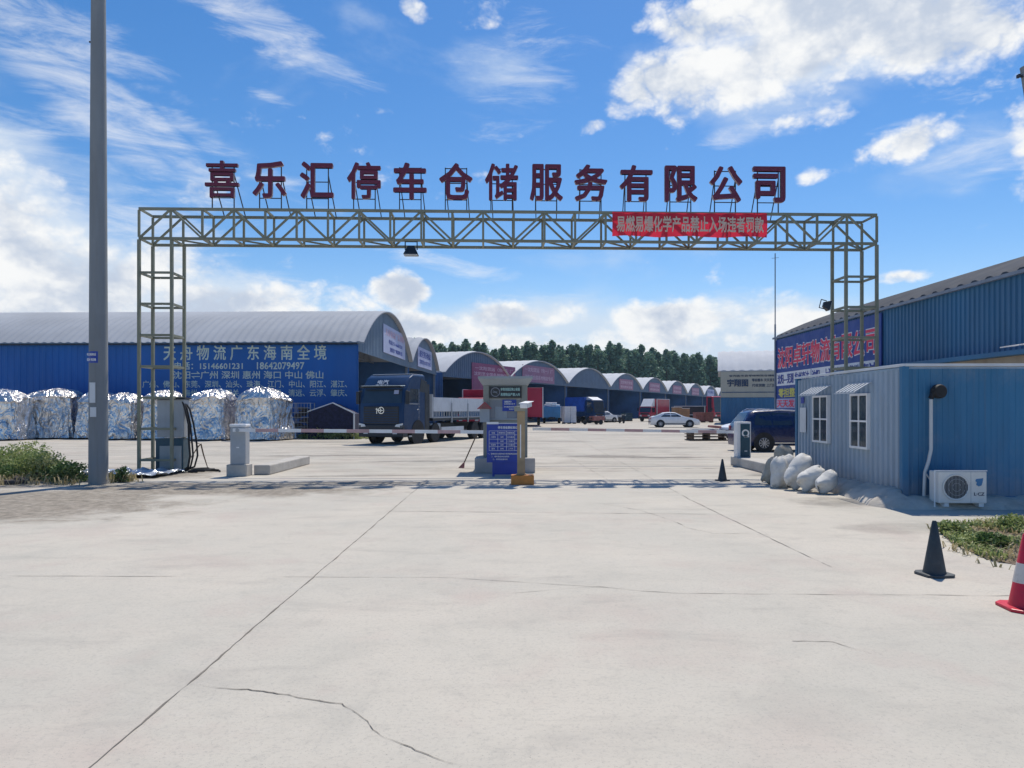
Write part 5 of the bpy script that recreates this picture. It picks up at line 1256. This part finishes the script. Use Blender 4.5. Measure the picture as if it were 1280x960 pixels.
shrub(41, 'tall yellow green shrub at the left edge below the foil bundles', (-12.9, 18.9, 0), (1.3, .9), .88, mt['weed'], 3600, .06)
shrub(42, 'dark green shrub just left of the concrete pole', (-10.3, 17.5, 0), (.8, .6), .42, mt['shrub'], 2200, .055)
shrub(43, 'middle green shrub in the left thicket', (-11.4, 17.9, 0), (1.0, .8), .68, mt['weed'], 3200, .06)
shrub(44, 'low leafy shrub at the lower left edge', (-12.3, 17.3, 0), (1.0, .6), .45, mt['shrub'], 2600, .055)
shrub(45, 'small shrub at the foot of the concrete pole, right of it', (-9.12, 17.35, 0), (.2, .2), .35, mt['shrub'], 260, .06)
shrub(46, 'yellowish weeds growing at the foot of the blue wall behind the barrier arm', (-10.2, 43.0, 0), (1.6, .5), .55, mt['weed'], 900, .13, name='weed_clump')
def grass(name, outline, n, h, mat, seed):
    random.seed(seed); k = MB(); xs = [p.x for p in outline]; ys = [p.y for p in outline]; c = 0
    def inside(x, y):
        r = False; j = len(outline) - 1
        for i in range(len(outline)):
            a, b = outline[i], outline[j]
            if (a.y > y) != (b.y > y) and x < (b.x - a.x) * (y - a.y) / (b.y - a.y) + a.x: r = not r
            j = i
        return r
    while c < n:
        x, y = random.uniform(min(xs), max(xs)), random.uniform(min(ys), max(ys))
        if not inside(x, y) or mnoise.noise(Vector((x * 1.3, y * 1.3, seed))) < -.05: continue
        c += 1; a = random.uniform(0, 6.28); hh = h * random.uniform(.4, 1.3); ln = Vector((math.cos(a), math.sin(a), 0)); w = ln.cross(Vector((0, 0, 1))) * random.uniform(.006, .016); p = Vector((x, y, 0))
        k.add([p - w, p + w, p + ln * hh * .35 + Vector((0, 0, hh * .7)) + w * .8, p + ln * hh * .9 + Vector((0, 0, hh * .85)), p + ln * hh * .35 + Vector((0, 0, hh * .7)) - w * .8], [(0, 1, 2, 4), (4, 2, 3)])
    return struct(k.build(name, mat), 'stuff')
gp = [gr(1172, 662), gr(1190, 680), gr(1235, 700), gr(1300, 712), gr(1420, 690), gr(1400, 655), gr(1240, 653)]
k = MB(); k.add([(p.x, p.y, .006) for p in gp], [tuple(range(len(gp)))]); struct(k.build('soil', M('soil', (.16, .12, .085), .95, 0, .3, 6, .6, 20)))
grass('grass_patch', gp, 3400, .11, mt['weed'], 5)
mt['dry'] = leafmat('dry grass', (.36, .30, .17), (.50, .43, .26), (.30, .27, .13))
gq = [gr(1158, 660), gr(1180, 688), gr(1232, 708), gr(1300, 718), gr(1430, 694), gr(1410, 650), gr(1240, 649)]
grass('dry_grass', gq, 900, .10, mt['dry'], 15)
grass('dry_grass', [Vector((-14, 16.6, 0)), Vector((-9.6, 16.7, 0)), Vector((-8.7, 17.6, 0)), Vector((-9.6, 18.6, 0)), Vector((-14, 20, 0))], 1500, .22, mt['dry'], 16)
shrub(51, 'low leafy weed at the left end of the grass patch', gr(1195, 668), (.28, .22), .16, mt['weed'], 500, .05, name='weed_clump')
shrub(52, 'leafy weed in the middle of the grass patch behind the red cone', gr(1240, 684), (.3, .22), .17, mt['shrub'], 500, .05, name='weed_clump')
shrub(53, 'leafy weed at the right edge of the grass patch', gr(1275, 664), (.3, .2), .2, mt['weed'], 500, .05, name='weed_clump')
grass('grass_fringe', [Vector((-12.5, 42.6, 0)), Vector((-7.5, 42.9, 0)), Vector((-7.5, 44.2, 0)), Vector((-13, 44.2, 0))], 1200, .35, mt['weed'], 6)

# ------------------------------------------------------------------ light summer haze over the yard
hm = bpy.data.materials.new('haze air'); hm.use_nodes = True; ht = hm.node_tree
for nd in list(ht.nodes):
    if nd.type == 'BSDF_PRINCIPLED': ht.nodes.remove(nd)
pv = ht.nodes.new('ShaderNodeVolumePrincipled'); pv.inputs['Color'].default_value = (.60, .80, 1, 1); pv.inputs['Density'].default_value = HAZE
pv.inputs['Anisotropy'].default_value = .0
ht.links.new(pv.outputs[0], [n for n in ht.nodes if n.type == 'OUTPUT_MATERIAL'][0].inputs['Volume'])
hb = MB(); hb.b2((-905, -65, -1), (905, 1805, 32)); struct(hb.build('haze', hm), 'stuff')
